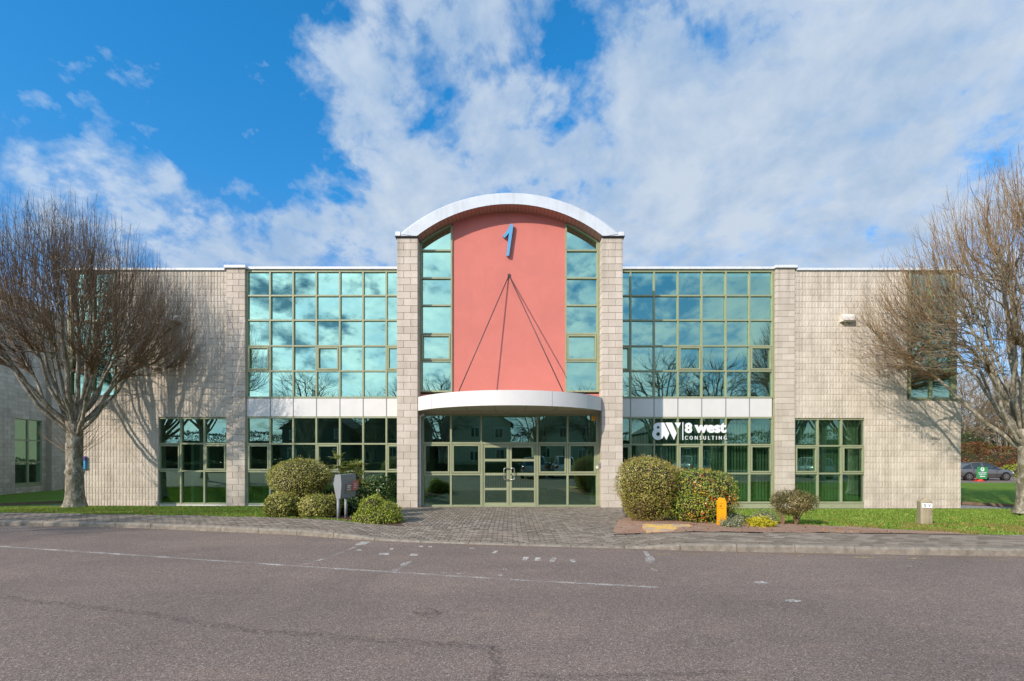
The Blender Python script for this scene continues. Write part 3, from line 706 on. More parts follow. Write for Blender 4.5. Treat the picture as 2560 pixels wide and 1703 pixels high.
# windows
def window(name, xlines, zlines, Yg, mat_glass, fw=.06, sashes=(), skip=(), out=.07, bottom=None, mframe=None, parent=B, edge=None):
    mframe = mframe or M['sage']
    fr = MB(); xe0, xe1, z1, z0 = xlines[0], xlines[-1], zlines[0], zlines[-1]
    hw = fw/2; ed = edge or hw
    for i, x in enumerate(xlines):
        a = ed if i in (0, len(xlines)-1) else hw
        fr.cbox(x-a, x+a, Yg-out, Yg+.05, z0-hw, z1+hw, .004)
    for j, z in enumerate(zlines):
        for i in range(len(xlines)-1):
            if any((i, q) in skip for q in (j,)) and any((i, q) in skip for q in (j-1,)): continue
            a = xlines[i]+(ed if i == 0 else hw)+.0005; b = xlines[i+1]-(ed if i+1 == len(xlines)-1 else hw)-.0005
            fr.cbox(a, b, Yg-out+.006, Yg+.045, z-hw, z+hw, .004)
    f = fr.build(name, mframe, parent)
    gl = MB(); bead = MB()
    for i in range(len(xlines)-1):
        for j in range(len(zlines)-1):
            if (i, j) in skip: continue
            a, b = xlines[i]+hw*.8, xlines[i+1]-hw*.8; c, d = zlines[j+1]+hw*.8, zlines[j]-hw*.8
            ty = ru(-1,1)*.0035*(b-a)*.5; tz = ru(-1,1)*.0035*(d-c)*.5
            gl.quad((a,Yg-ty-tz,c),(b,Yg+ty-tz,c),(b,Yg+ty+tz,d),(a,Yg-ty+tz,d))
            if (i, j) not in sashes:
                w_ = .012; A, Bq, C, Dq = xlines[i]+(ed if i==0 else hw), xlines[i+1]-(ed if i+1==len(xlines)-1 else hw), zlines[j+1]+hw, zlines[j]-hw
                for q in ((A,Bq,C,C+w_),(A,Bq,Dq-w_,Dq),(A,A+w_,C+w_,Dq-w_),(Bq-w_,Bq,C+w_,Dq-w_)): bead.box(q[0]+.0005,q[1]-.0005,Yg-.03,Yg-.008,q[2]+.0005,q[3]-.0005)
    gl.build('glass', mat_glass, f)
    for (i, j) in sashes:
        s_ = MB(); A, Bq, C, Dq = xlines[i]+(ed if i==0 else hw)+.01, xlines[i+1]-(ed if i+1==len(xlines)-1 else hw)-.01, zlines[j+1]+hw+.01, zlines[j]-hw-.01; w_ = .055
        ya, yb = Yg-out-.012, Yg-.012
        for q in ((A,A+w_,C,Dq),(Bq-w_,Bq,C,Dq),(A+w_+.0005,Bq-w_-.0005,C,C+w_),(A+w_+.0005,Bq-w_-.0005,Dq-w_,Dq)): s_.cbox(q[0],q[1],ya,yb,q[2],q[3],.005)
        s_.build('opening_sash', mframe, f)
    return f
def bar(name, x0, x1, y0, y1, z0, z1, mat, parent=B, c=.006):
    m = MB(); m.cbox(x0, x1, y0, y1, z0, z1, c); return m.build(name, mat, parent)
UZ = [PZ(y, WG) for y in (680, 740.6, 802, 866, 928.5, 994)]
LZ = [PZ(y, WG) for y in (1044, 1110, 1179, 1260)]
LX = [PX(x, WG) for x in (620, 677.3, 734.6, 792.5, 851, 909, 967)] + [pl0+.04]
RXL = [pr1-.04] + [PX(x, WG) for x in (1575.7, 1634.3, 1693.5, 1753, 1813, 1872, 1929)]
RX_ = RXL
LXu = LX; bl = (0,3,6); br = (0,3,6)
window('window', LX, UZ, WG, M['glass'], sashes=[(i,3) for i in bl])
window('window', RX_, UZ, WG, M['glass'], sashes=[(i,3) for i in br])
wlow_l = window('window', LX, LZ, WG, M['glass_low'], sashes=[(i,1) for i in bl])
LZr = [PZ(y, WG) for y in (1045, 1112, 1184, 1256)]
wlow_r = window('window', RX_, LZr, WG, M['glass_low'], sashes=[(i,1) for i in br])
def panels(xlines, z0, z1):
    for i in range(len(xlines)-1):
        a, b = xlines[i]+.012, xlines[i+1]-.012
        if i == 0: a = xlines[0]-.02
        bar('spandrel_panel', a, b, WG-.045, WG+.04, z0, z1, M['white'])
        if i: bar('cover_strip', xlines[i]-.0115, xlines[i]+.0115, WG-.055, WG+.03, z0, z1, M['grey'], c=.002)
panels(LX, LZ[0]+.035, UZ[-1]-.035); panels(RX_, LZr[0]+.035, UZ[-1]-.035)
bar('sill', LX[0]-.02, LX[-1], WG-.06, WG+.1, -.32, LZ[-1]-.032, M['white'])
bar('sill', RX_[0], RX_[-1]+.02, WG-.04, WG+.1, -.36, LZr[-1]-.032, M['sage2'])
# end jambs of the wing glazing
bar('jamb', wl1-.0, LX[0]-.031, WG-.05, WG+.05, -.3, UZ[0]+.03, M['sage']); bar('jamb', RX_[-1]+.031, wr0+.0, WG-.05, WG+.05, -.3, UZ[0]+.03, M['sage'])
# ground floor side windows
GY = WW+.10
lx = [PX(x, GY) for x in (398.5, 455, 513.5, 565)]; lx[-1] = wl0-.03
lz = [PZ(y, GY) for y in (1046, 1109.5, 1178, 1259)]
window('window', lx, lz, GY, M['glass_low'], sashes=[(0,1),(2,1)])
bar('sill', lx[0]-.03, lx[-1]+.03, GY-.06, GY+.05, -.3, lz[-1]-.032, M['white'])
rx = [PX(x, GY) for x in (1989, 2042, 2101, 2159)]; rx[0] = wr1+.03
rz = [PZ(y, GY) for y in (1048.5, 1115, 1184, 1256)]
w_rs = window('window', rx, rz, GY, M['glass_low'], sashes=[(0,1),(2,1)])
bar('sill', rx[0]-.03, rx[-1]+.03, GY-.05, GY+.05, -.36, rz[-1]-.032, M['sage2'])
# corner glazing upstairs
cx_l = [PX(x, GY) for x in (180, 236, 290)]; cz = [PZ(y, GY) for y in (683, 741, 803, 866, 930, 990)]
window('window', cx_l, cz, GY, M['glass'], sashes=[(0,3)])
bar('corner_post', xl+.05, cx_l[0]-.031, GY-.08, GY+.1, cgz+.03, wz-.002, M['sage'])
cx_r = [PX(x, GY) for x in (2272, 2325, 2379)]; cz2 = [PZ(y, GY) for y in (683, 741, 803, 866, 930, 996)]
window('window', cx_r, cz2, GY, M['glass'], sashes=[(1,3)])
bar('corner_post', cx_r[-1]+.031, xr-.12, GY-.08, GY+.1, rcz+.03, wz-.002, M['sage'])
bar('sill', cgx-.0-(cgx-xl), cgx-.002, WW-.03, WW+.2, cgz+.001, cgz+.028, M['sage'], c=.003); bar('sill', rcx+.002, xr, WW-.03, WW+.2, rcz+.001, rcz+.028, M['sage'], c=.003)
# side returns of the corner glazing
for (xx, z0_) in ((xl+.06, cgz), (xr-.14, rcz)):
    m = MB(); 
    for q in (17.0, 17.85, 18.7, 19.45): m.box(xx, xx+.06, q-.03, q+.03, z0_+.03, wz-.01)
    f_ = m.build('window', M['sage'], B); g_ = MB(); g_.quad((xx+.03,17.03,z0_+.03),(xx+.03,19.42,z0_+.03),(xx+.03,19.42,wz-.02),(xx+.03,17.03,wz-.02)); g_.build('glass', M['glass'], f_)
# parapet cappings
bar('parapet_cap', xl-.04, wl0-.06, WW-.06, WW+.32, wz+.0, wz+.085, M['cap'])
bar('parapet_cap', wl0-.055, wl1+.055, WP-.07, WP+.42, wt+.0, wt+.10, M['cap'])
bar('parapet_cap', wl1+.06, pl0-.005, WG-.12, WG+.3, UZ[0]+.06, UZ[0]+.15, M['cap'])
bar('parapet_cap', pr1+.005, wr0-.06, WG-.12, WG+.3, UZ[0]+.06, UZ[0]+.15, M['cap'])
bar('parapet_cap', wr0-.055, wr1+.055, WP-.07, WP+.42, wt+.0, wt+.10, M['cap'])
bar('parapet_cap', wr1+.06, xr+.04, WW-.06, WW+.32, wz+.0, wz+.085, M['cap'])
bar('window_head', wl1, pl0-.01, WG-.08, WG+.08, UZ[0]+.031, UZ[0]+.058, M['sage'], c=.003); bar('window_head', pr1+.01, wr0, WG-.08, WG+.08, UZ[0]+.031, UZ[0]+.058, M['sage'], c=.003)

# blinds behind the right hand ground floor glass
def blinds(win, x0, x1, z0, z1, y, pitch=.115, mat=None):
    m = MB(); x = x0+.05
    while x < x1-.03:
        a = -R(ru(38, 66)); dx, dy = math.cos(a)*.045, math.sin(a)*.045
        m.quad((x-dx,y-dy,z0),(x+dx,y+dy,z0),(x+dx,y+dy,z1),(x-dx,y-dy,z1)); x += pitch
    m.box(x0+.02, x1-.02, y-.03, y+.03, z1+.005, z1+.05)
    return m.build('blinds', mat or M['blind'], win)
blinds(wlow_r, RX_[1]+.1, RX_[-1]-.02, LZr[-1]+.05, LZr[0]-.12, WG+.25)
blinds(w_rs, rx[0]+.03, rx[-1]-.03, rz[-1]+.05, rz[0]-.12, GY+.25)

# tower glazing, red wall
def PT(x): return PX(x, TG)
def PTZ(y): return PZ(y, TG)
red0, red1 = PT(1131.5), PT(1412.5)
# arch parameters
YF = 14.80
def arc_from(apex, half, zend):
    sag = apex-zend; r_ = (half*half+sag*sag)/(2*sag); return r_, apex-r_
ro, zo = arc_from(PZ(480.4,YF), (1548.6-999)/2*YF/F, PZ(583,YF))
ri, zi = arc_from(PZ(510,YF), (1504.6-1036.8)/2*YF/F, PZ(591,YF))
def zin(x): d = x-XC; return zi+math.sqrt(max(.01, ri*ri-d*d))
def zout(x): d = x-XC; return zo+math.sqrt(max(.01, ro*ro-d*d))
m = MB(); N = 28; zb0 = 2.98
pts = [(red0, PTZ(986)), (red1, PTZ(986))] + [(red1+(red0-red1)*i/N, zin(red1+(red0-red1)*i/N)+.03) for i in range(N+1)]
m.prism(pts, TG-.02, TG+.25)
rw = m.build('red_wall', M['red'], B)
bar('red_wall', pl1+.005, pr0-.005, TG-.022, TG+.2, 3.42, PTZ(985.5), M['red'])
for (x, y, w_, h_) in ((1311,656,5,9),(1224,817,3,7)):
    m = MB(); m.prism([(PT(x-w_/2),PTZ(y+h_/2)),(PT(x+w_/3),PTZ(y+h_/2.6)),(PT(x+w_/2),PTZ(y-h_/2)),(PT(x-w_/4),PTZ(y-h_/2.4))], TG-.0225, TG-.0205); m.build('flaked_patch', M['redpanel'], rw)
# curved heads glazing strips each side
TZ = [PTZ(y) for y in (628, 697, 765, 835.7, 904, 979)]
for (xa, xb) in ((PT(1052.5), PT(1129.5)), (PT(1414.5), PT(1493))):
    f = window('window', [xa, xb], TZ, TG, M['glass'], fw=.055, sashes=[(0,3)])
    # arched top light
    m = MB(); g = MB(); n = 10
    xs_ = [xa+(xb-xa)*i/n for i in range(n+1)]
    for i in range(n):
        a, b = xs_[i], xs_[i+1]; za, zb_ = zin(a)-.02, zin(b)-.02
        m.prism([(a,za-.05),(b,zb_-.05),(b,zb_),(a,za)], TG-.07, TG+.05)
        g.quad((a,TG,TZ[0]+.02),(b,TG,TZ[0]+.02),(b,TG,zb_-.03),(a,TG,za-.03))
    m.box(xa-.028, xa+.028, TG-.07, TG+.05, TZ[0]+.03, zin(xa)-.02); m.box(xb-.028, xb+.028, TG-.068, TG+.05, TZ[0]+.03, zin(xb)-.075)
    m.build('arched_light_frame', M['sage'], f); g.build('glass', M['glass'], f)
bar('jamb', pl1+.004, PT(1052.5)-.03, TG-.08, TG+.05, TZ[-1]-.03, zin(pl1+.06)-.02, M['sage']); bar('jamb', PT(1493)+.03, pr0-.004, TG-.08, TG+.05, TZ[-1]-.03, zin(pr0-.06)-.02, M['sage'])
# room behind the tower windows
m = MB(); m.box(pl1+.02, pr0-.02, 18.2, 18.3, 3.4, 9.6); m.build('inner_wall', M['inside'], B)
# arch roof: vault shell with fascia, soffit and end blocks
n = 48; m = MB(); hx = (1548.6-999)/2*YF/F
prof_o = [(XC-hx+2*hx*i/n) for i in range(n+1)]
hi = (1504.6-1036.8)/2*YF/F
out_p = [(x, zout(x)) for x in prof_o]
in_p = [(XC-hi+2*hi*i/n, zin(XC-hi+2*hi*i/n)) for i in range(n+1)]
def ring(y, o, i_): return [(x,y,z) for x,z in o], [(x,y,z) for x,z in i_]
b0 = len(m.v); ys = [YF, YF+.02, 30.0]
o2 = [(XC+(x-XC)*.985, z-.03) for x, z in out_p]
for y, o_ in ((YF, o2), (YF+.045, out_p), (30.0, out_p)):
    for x, z in o_: m.v.append((x,y,z))
for y in (YF, YF+.62):
    for x, z in in_p: m.v.append((x,y,z))
k = n+1
for i in range(n):
    m.face((b0+i, b0+3*k+i, b0+3*k+i+1, b0+i+1), .5)           # fascia
    m.face((b0+i, b0+i+1, b0+k+i+1, b0+k+i), .5)
    m.face((b0+k+i, b0+k+i+1, b0+2*k+i+1, b0+2*k+i), .5)       # outer skin
roof = m.build('arched_roof', M['roofw'], B, smooth=False)
m = MB(); 
for i in range(n):
    (xa, za), (xb, zb_) = in_p[i], in_p[i+1]
    m.quad((xa+.004,YF+.015,za),(xb-.004,YF+.015,zb_),(xb-.004,TG+.3,zb_),(xa+.004,TG+.3,za))
m.build('soffit', M['soffit'], roof)
m = MB()
for i in range(n):
    (xa, za), (xb, zb_) = in_p[i], in_p[i+1]; m.quad((xa,YF+.02,za+.012),(xb,YF+.02,zb_+.012),(xb,TG+.3,zb_+.012),(xa,TG+.3,za+.012))
m.build('soffit_backing', M['dark'], roof)
for (a, b, s_) in ((pl0, pl1, -1), (pr0, pr1, 1)):
    xo = (a-.05) if s_ < 0 else (b+.05); xi_ = (b+.01) if s_ < 0 else (a-.01)
    bar('pier_cap', min(xo,xi_), max(xo,xi_), TP-.06, 18, gt+.001, gt+.03, M['dark'], roof, c=.002)
    xe = XC+s_*(hx-.02); m = MB()
    m.cbox(min(xo+s_*-.01, xe-s_*.0), max(xo+s_*-.01, xe), TP-.05, TP+.9, gt+.032, gt+.17, .01); m.build('end_block', M['cap'], roof)
    # springing infill between cap and arch
    p0 = XC+s_*hi; m = MB(); m.prism([(min(p0,xe),gt+.031),(max(p0,xe),gt+.031)]+([(max(p0,xe), gt+.16),(min(p0,xe),gt+.06)] if s_>0 else [(max(p0,xe),gt+.06),(min(p0,xe),gt+.16)]), YF+.012, YF+.5)
    m.build('springing', M['roofw'], roof)
m = MB(); n_ = 40
for i in range(n_):  # gable wall closing the vault over the tower front behind the fascia
    pass
# ground floor entrance glazing
ex = [PT(x) for x in (1058, 1128, 1203.5, 1343.5, 1418.5, 1492)]
ez = [PTZ(y) for y in (1037, 1108, 1186, 1264.5)]
wf = window('entrance_glazing', ex, ez, TG, M['glass_low'], fw=.065, sashes=[(0,1),(1,1),(3,1),(4,1)], skip=((2,1),(2,2)))
bar('jamb', PT(1492)+.034, pr0-.004, TG-.08, TG+.05, -.1, PTZ(1036), M['sage'])
bar('threshold', ex[2]+.04, ex[3]-.04, TG-.09, TG+.06, -.105, PTZ(1266.2), M['steel'], c=.003)
# canopy closing panel above the glazing
bar('head_panel', pl1+.004, pr0-.004, TG-.06, TG+.2, PTZ(1035.2), 3.415, M['soffit2'], c=.002)
# door
dr0, dr1 = PT(1208), PT(1338.5); dz0, dz1 = PTZ(1265.8), PTZ(1112)
door = bar('door_frame', ex[2]+.034, dr0-.002, TG-.075, TG+.05, dz0, dz1+.07, M['sage'], c=.004)
bar('door_frame_post', dr1+.002, ex[3]-.034, TG-.075, TG+.05, dz0, dz1+.07, M['sage'], door, c=.004)
bar('door_head', dr0-.0015, dr1+.0015, TG-.072, TG+.05, dz1+.004, dz1+.07, M['sage'], door, c=.004)
mid = PT(1273)
grow_ = [(1119.3,1147.5),(1153.8,1182.5),(1188.8,1219.8),(1225.5,1256.5)]
for (a, b, g0, g1, hx_) in ((dr0, mid-.004, PT(1210.5+2), PT(1266.5), PT(1259.5)), (mid+.004, dr1, PT(1279.5), PT(1335), PT(1284.8))):
    m = MB(); ya, yb = TG-.055, TG-.005
    m.cbox(a+.003, g0, ya, yb, dz0+.008, dz1, .004); m.cbox(g1, b-.003, ya, yb, dz0+.008, dz1, .004)
    zs = [dz1]+[PTZ(q) for pr in grow_ for q in pr]+[dz0+.008]
    for q in range(0, len(zs), 2): m.cbox(g0+.0005, g1-.0005, ya+.004, yb-.004, zs[q+1], zs[q], .004)
    lf = m.build('door_leaf', M['sage2'], B)
    g = MB()
    for (p0, p1) in grow_: g.quad((g0,TG-.03,PTZ(p1)),(g1,TG-.03,PTZ(p1)),(g1,TG-.03,PTZ(p0)),(g0,TG-.03,PTZ(p0)))
    g.build('glass', M['glass_low'], lf)
    s_ = -1 if b <= mid else 1
    hz0, hz1 = PTZ(1199), PTZ(1170.5); xs0 = mid+s_*.035; xs1 = mid+s_*.17
    h_ = MB(); c_ = .035; pth = [(xs0,ya,hz1),(xs0,ya-.05,hz1)]
    pth = [(xs0,ya-.0,hz1),(xs0,ya-.055,hz1),(xs1-s_*c_,ya-.06,hz1),(xs1-s_*.01,ya-.06,hz1-.01),(xs1,ya-.06,hz1-c_),(xs1,ya-.06,hz0+c_),(xs1-s_*.01,ya-.06,hz0+.01),(xs1-s_*c_,ya-.06,hz0),(xs0,ya-.055,hz0),(xs0,ya,hz0)]
    h_.tube(pth, .016, 10, True); h_.build('pull_handle', M['steel'], lf, smooth=True)
m = MB(); m.cbox(mid-.0035, mid+.0035, TG-.05, TG-.01, dz0+.01, dz1-.002, .001); m.build('door_seal', M['dark'], B)
m = MB(); m.tube([(mid+.06,TG-.056,PTZ(1186)),(mid+.06,TG-.07,PTZ(1186))], .018, 12, True); m.build('door_lock', M['dark'], B)
# canopy
R_c = 3.54; cz0, cz1 = 3.06, 3.50; yc = TP-1.6+R_c; hc = 2.955
def cy(x, r_=R_c): d = x-XC; return yc-math.sqrt(max(0, r_*r_-d*d))
nC = 60; th = math.asin(hc/R_c); A = [-th+2*th*i/nC for i in range(nC+1)]
can = MB(); ins = .04
for rr, z in ((R_c-.0,cz0),(R_c,cz1),(R_c-.05,cz1),(R_c-.05,cz0)):
    for a in A: can.v.append((XC+rr*math.sin(a), yc-rr*math.cos(a), z))
k = nC+1
for i in range(nC):
    can.face((i,i+1,k+i+1,k+i), .5); can.face((k+i,k+i+1,2*k+i+1,2*k+i), .5); can.face((2*k+i,2*k+i+1,3*k+i+1,3*k+i), .5); can.face((3*k+i,3*k+i+1,i+1,i), .5)
can.face((0,k,2*k,3*k), .5); can.face((nC,3*k+nC,2*k+nC,k+nC), .5)
canopy = can.build('canopy', M['white'], B)
for a in (-.36, .36, -.75, .75):
    m = MB(); x, y = XC+(R_c+.001)*math.sin(a), yc-(R_c+.001)*math.cos(a); m.box(x-.004, x+.004, y-.002, y+.004, cz0+.002, cz1-.002); m.build('panel_joint', M['grey'], canopy)
m = MB(); 
for (z, up) in ((cz0+.02, 0), (cz1-.05, 1)):
    for i in range(nC):
        x0_, y0_ = XC+(R_c-.052)*math.sin(A[i]), yc-(R_c-.052)*math.cos(A[i]); x1_, y1_ = XC+(R_c-.052)*math.sin(A[i+1]), yc-(R_c-.052)*math.cos(A[i+1])
        m.quad((x0_,y0_,z),(x1_,y1_,z),(x1_,TG-.07,z),(x0_,TG-.07,z))
m.build('canopy_soffit', M['soffit2'], canopy)
m = MB()
for q in (-1.5, -.5, .55, 1.6): m.box(XC+q*.9-.004, XC+q*.9+.004, cy(XC+q*.9)+.06, TG-.08, cz0+.015, cz0+.0195)
m.build('soffit_joint', M['dark'], canopy)
ap = (PT(1272.5), TG-.02, PTZ(689))
for (x, y) in ((1141.5, 981), (1413, 980)):
    m = MB(); Yr = 14.2; e = (PX(x, Yr), Yr, 3.44); mid_ = [tuple(ap[i]+(e[i]-ap[i])*q for i in range(3)) for q in (0,.5,1)]
    m.tube(mid_, .016, 8, True, .5); m.tube([mid_[2], (e[0],e[1],e[2]-.04)], .03, 8, True, .5); m.build('tie_rod', M['rod'], canopy, smooth=True)
m = MB(); m.cbox(ap[0]-.045, ap[0]+.045, TG-.05, TG-.02, ap[2]-.05, ap[2]+.04, .004); m.build('anchor_plate', M['rod'], canopy)
# downpipe
m = MB(); xd = PT(1052); zt_ = PTZ(1040); m.box(xd-.045, xd+.045, TG-.2, TG-.11, -.09, zt_-.1); 
m.tube([(xd,TG-.155,zt_-.11),(xd+.02,TG-.155,zt_-.02),(xd+.14,TG-.155,zt_+.04)], .05, 4, True); m.build('downpipe', M['white'], B)

# ------------------------------------------------------------------ things fixed to the building
def text_mesh(body, off=0., ext=.01, space=1.0, res=4):
    cu = bpy.data.curves.new('t', 'FONT'); cu.body = body; cu.size = 1; cu.extrude = ext; cu.offset = off; cu.space_character = space; cu.resolution_u = res
    ob = bpy.data.objects.new('t', cu); COL.objects.link(ob); bpy.context.view_layer.update()
    dg = bpy.context.evaluated_depsgraph_get(); me = bpy.data.meshes.new_from_object(ob.evaluated_get(dg)); bpy.data.objects.remove(ob); bpy.data.curves.remove(cu)
    V = np.zeros(len(me.vertices)*3); me.vertices.foreach_get('co', V); V = V.reshape(-1,3)
    Fs = [tuple(p.vertices) for p in me.polygons]; bpy.data.meshes.remove(me); return V, Fs
def text_fit(name, body, x0, x1, z0, z1, y, mat, parent, off=.02, depth=.02, space=1., frame=None, smooth=False):
    """fit text into a rectangle on a wall facing -Y (or a frame: origin, u, v, n)"""
    V, Fs = text_mesh(body, off, .5, space)
    mn, mx = V.min(0), V.max(0); a = (V[:,0]-mn[0])/(mx[0]-mn[0]); b = (V[:,1]-mn[1])/(mx[1]-mn[1]); c = V[:,2]+.5
    m = MB()
    if frame is None: m.v = [(x0+(x1-x0)*p, y-depth*q, z0+(z1-z0)*r_) for p, r_, q in zip(a, b, c)]
    else:
        o, u, v_, n_ = frame; m.v = [tuple(o+u*(x0+(x1-x0)*p)+v_*(z0+(z1-z0)*r_)+n_*(depth*q)) for p, r_, q in zip(a, b, c)]
    for f_ in Fs: m.face(f_, .5)
    return m.build(name, mat, parent)
def split_letters(o):
    me = o.data; V = [v_.co.copy() for v_ in me.vertices]; F_ = [tuple(p_.vertices) for p_ in me.polygons]
    iv = sorted([(min(V[i].x for i in f_), max(V[i].x for i in f_), f_) for f_ in F_], key=lambda q: q[0])
    groups = []; hi_ = -1e9
    for a, b, f_ in iv:
        if a > hi_+1e-4: groups.append([])
        groups[-1].append(f_); hi_ = max(hi_, b)
    par, mat, org = o.parent, me.materials[0], ORG[o.name]; nm = 'letter'; bpy.data.objects.remove(o)
    for g_ in groups:
        m = MB(); mp_ = {}
        for f_ in g_:
            m.face(tuple(mp_.setdefault(i, len(mp_)) for i in f_), .5)
        inv = sorted(mp_, key=mp_.get); m.v = [tuple(V[i]+org) for i in inv]; m.build(nm, mat, par)
def curve_fill(name, outlines, y, depth, mat, parent):
    cu = bpy.data.curves.new('c', 'CURVE'); cu.dimensions = '2D'; cu.fill_mode = 'BOTH'; cu.extrude = .5
    for pts_ in outlines:
        sp = cu.splines.new('POLY'); sp.points.add(len(pts_)-1); sp.use_cyclic_u = True
        for p_, q_ in zip(sp.points, pts_): p_.co = (q_[0], q_[1], 0, 1)
    ob = bpy.data.objects.new('c', cu); COL.objects.link(ob); bpy.context.view_layer.update()
    dg = bpy.context.evaluated_depsgraph_get(); me = bpy.data.meshes.new_from_object(ob.evaluated_get(dg)); bpy.data.objects.remove(ob); bpy.data.curves.remove(cu)
    m = MB(); m.v = [(v_.co.x, y-depth*(v_.co.z+.5), v_.co.y) for v_ in me.vertices]
    for p_ in me.polygons: m.face(tuple(p_.vertices), .5)
    bpy.data.meshes.remove(me); return m.build(name, mat, parent)
# numeral 1
YN = TG-.14
num = [(400,225),(475,225),(478,320),(365,1115),(290,1112),(365,470),(300,550),(240,610),(182,560),(250,490),(305,420),(350,340)]
o = curve_fill('house_number', [[(PX(1240+x/11.2,YN), PZ(540+y/11.2,YN)) for x, y in num]], YN+.08, .08, M['blue'], None)
tag(o, 'large sky blue numeral 1 standing off the salmon red tower wall', 'number sign')
for (x, z) in ((PX(1274,YN), PZ(570,YN)), (PX(1269.5,YN), PZ(625,YN))): m = MB(); m.tube([(x,YN+.081,z),(x,TG-.022,z)], .012, 6, True); pn = m.build('fixing_pin', M['rod'], None); pn.parent = o
# company sign
YS = WG-.12
def sp(x, y): return (PX(1600+x/9.82, YS), PZ(1030+y/9.82, YS))
sg = empty('company_sign', (sp(300,470)[0], YS, sp(300,470)[1]), 'white cut-out company lettering and 8W emblem mounted over the right wing glazing', 'sign')
def arcp(cx_, cy_, r_, a0, a1, n=24): return [(cx_+r_*math.cos(R(a0+(a1-a0)*i/n)), cy_-r_*math.sin(R(a0+(a1-a0)*i/n))) for i in range(n+1)]
import math as _m
outl = [(590,262),(445,264)] + arcp(445,380,115,92,212,16)[1:] + arcp(443,545,143,133,349,30)[1:] + [(648,688),(718,530)]
curve_fill('emblem', [[sp(*p) for p in outl], [sp(*p) for p in arcp(445,380,32,0,345,20)], [sp(*p) for p in arcp(443,545,47,0,348,26)]], YS+.02, .03, M['letter'], sg)
curve_fill('emblem', [[sp(*p) for p in ((622,262),(785,262),(900,520),(833,688))]], YS+.02, .03, M['letter'], sg)
curve_fill('emblem', [[sp(*p) for p in ((850,262),(1000,262),(938,415))]], YS+.02, .03, M['letter'], sg)
a, b = sp(1042,692), sp(1062,255); bar('divider_bar', a[0], b[0], YS-.01, YS+.02, a[1], b[1], M['letter'], sg, c=.002)
def tf(body, x0, y0, x1, y1, off, space=1.): a, b = sp(x0,y1), sp(x1,y0); split_letters(text_fit('letter', body, a[0], b[0], a[1], b[1], YS+.02, M['letter'], sg, off, .03, space))
tf('8', 1102, 265, 1280, 522, .045); tf('west', 1335, 265, 2118, 516, .045); tf('CONSULTING', 1107, 588, 2122, 682, .0, 1.9)
for (x, y) in ((470,300),(470,640),(720,300),(830,600),(1180,480),(1500,450),(1730,440),(2060,300)):
    q = sp(x, y); m = MB(); m.tube([(q[0],YS+.02,q[1]),(q[0],WG-.005,q[1])], .006, 5); m.build('fixing_pin', M['steel'], sg)
# floodlights
def flood(x0, x1, y0, y1, Yw, label):
    a, b, zt_, zb_ = PX(x0,Yw-.15), PX(x1,Yw-.15), PZ(y0,Yw-.15), PZ(y1,Yw-.15)
    e = empty('floodlight', ((a+b)/2, Yw, (zt_+zb_)/2), label, 'floodlight', 'floodlights on the block walls')
    m = MB(); n = len(m.v)
    pr = [(Yw,zt_),(Yw-.14,zt_),(Yw-.2,zt_-(zt_-zb_)*.4),(Yw-.17,zb_),(Yw,zb_)]
    for x in (a, b): m.v += [(x, y, z) for y, z in pr]
    k = len(pr)
    for i in range(k): j=(i+1)%k; m.face((n+i,n+j,n+k+j,n+k+i))
    m.face(tuple(n+i for i in range(k))[::-1]); m.face(tuple(n+k+i for i in range(k)))
    m.build('housing', M['sensor'], e, fix=True)
    g = MB(); g.cbox(a+.02, b-.02, Yw-.205, Yw-.195, zb_+.02, zt_-(zt_-zb_)*.45, .003); g.build('lens', M['lampwhite'], e)
flood(423, 449, 788, 804, WW-.012, 'small white floodlight box on the left block wall beside the tree crown')
flood(2106, 2135, 785, 803, WW-.012, 'small white floodlight box high on the sunlit right block wall')
# intercom + sensor + sticker
e = empty('door_intercom', (PX(1500,TP+.2), TP+.2, PZ(1163,TP+.2)), 'small grey intercom box on the pier right of the entrance glazing', 'intercom')
bar('housing', PX(1497,TP+.15), PX(1503.7,TP+.1)+.04, TP+.12, TP+.25, PZ(1168,TP+.2), PZ(1156.5,TP+.2), M['grey'], e)
bar('keypad', PX(1497.5,TP+.15), PX(1501,TP+.1), TP+.112, TP+.119, PZ(1167,TP+.2), PZ(1159,TP+.2), M['steel'], e, c=.002)
e = empty('access_reader', (PX(1493,TG-.1), TG-.1, PZ(1168,TG-.1)), 'small white card reader on the sage frame right of the entrance', 'card reader')
bar('housing', PX(1490,TG-.1), PX(1496.5,TG-.1), TG-.115, TG-.081, PZ(1172,TG-.1), PZ(1165,TG-.1), M['sensor'], e)
o = bar('warning_sticker', PT(1478.3), PT(1489.2), TG-.012, TG-.009, PTZ(1052.5), PTZ(1040), M['yellow'], None, c=.001); tag(o, 'small yellow sticker in the top right pane of the entrance glazing', 'sticker')
o = bar('wall_notice', PX(206,WW), PX(218,WW), WW-.09, WW-.02, PZ(1173,WW), PZ(1152,WW), m_plain('bright_blue_plastic', sr(60,170,225), .4), None); tag(o, 'bright blue and purple notice box on the wall just right of the left trunk', 'notice box')
q_ = bar('lid', PX(206,WW), PX(218,WW), WW-.085, WW-.02, PZ(1151.6,WW), PZ(1141,WW), m_plain('purple_plastic', sr(82,72,150), .4), None); q_.parent = o
# reception desk
e = empty('reception_desk', (0.1, 18.6, -.085), 'light wood slatted reception desk dimly seen through the entrance doors', 'desk')
m = MB()
for i in range(26): m.box(-1.2+i*.1, -1.2+i*.1+.085, 18.5, 18.53, -.08, .95)
m.build('front', M['wood'], e); bar('top', -1.3, 1.5, 18.4, 19.1, .96, 1.0, M['wood'], e)

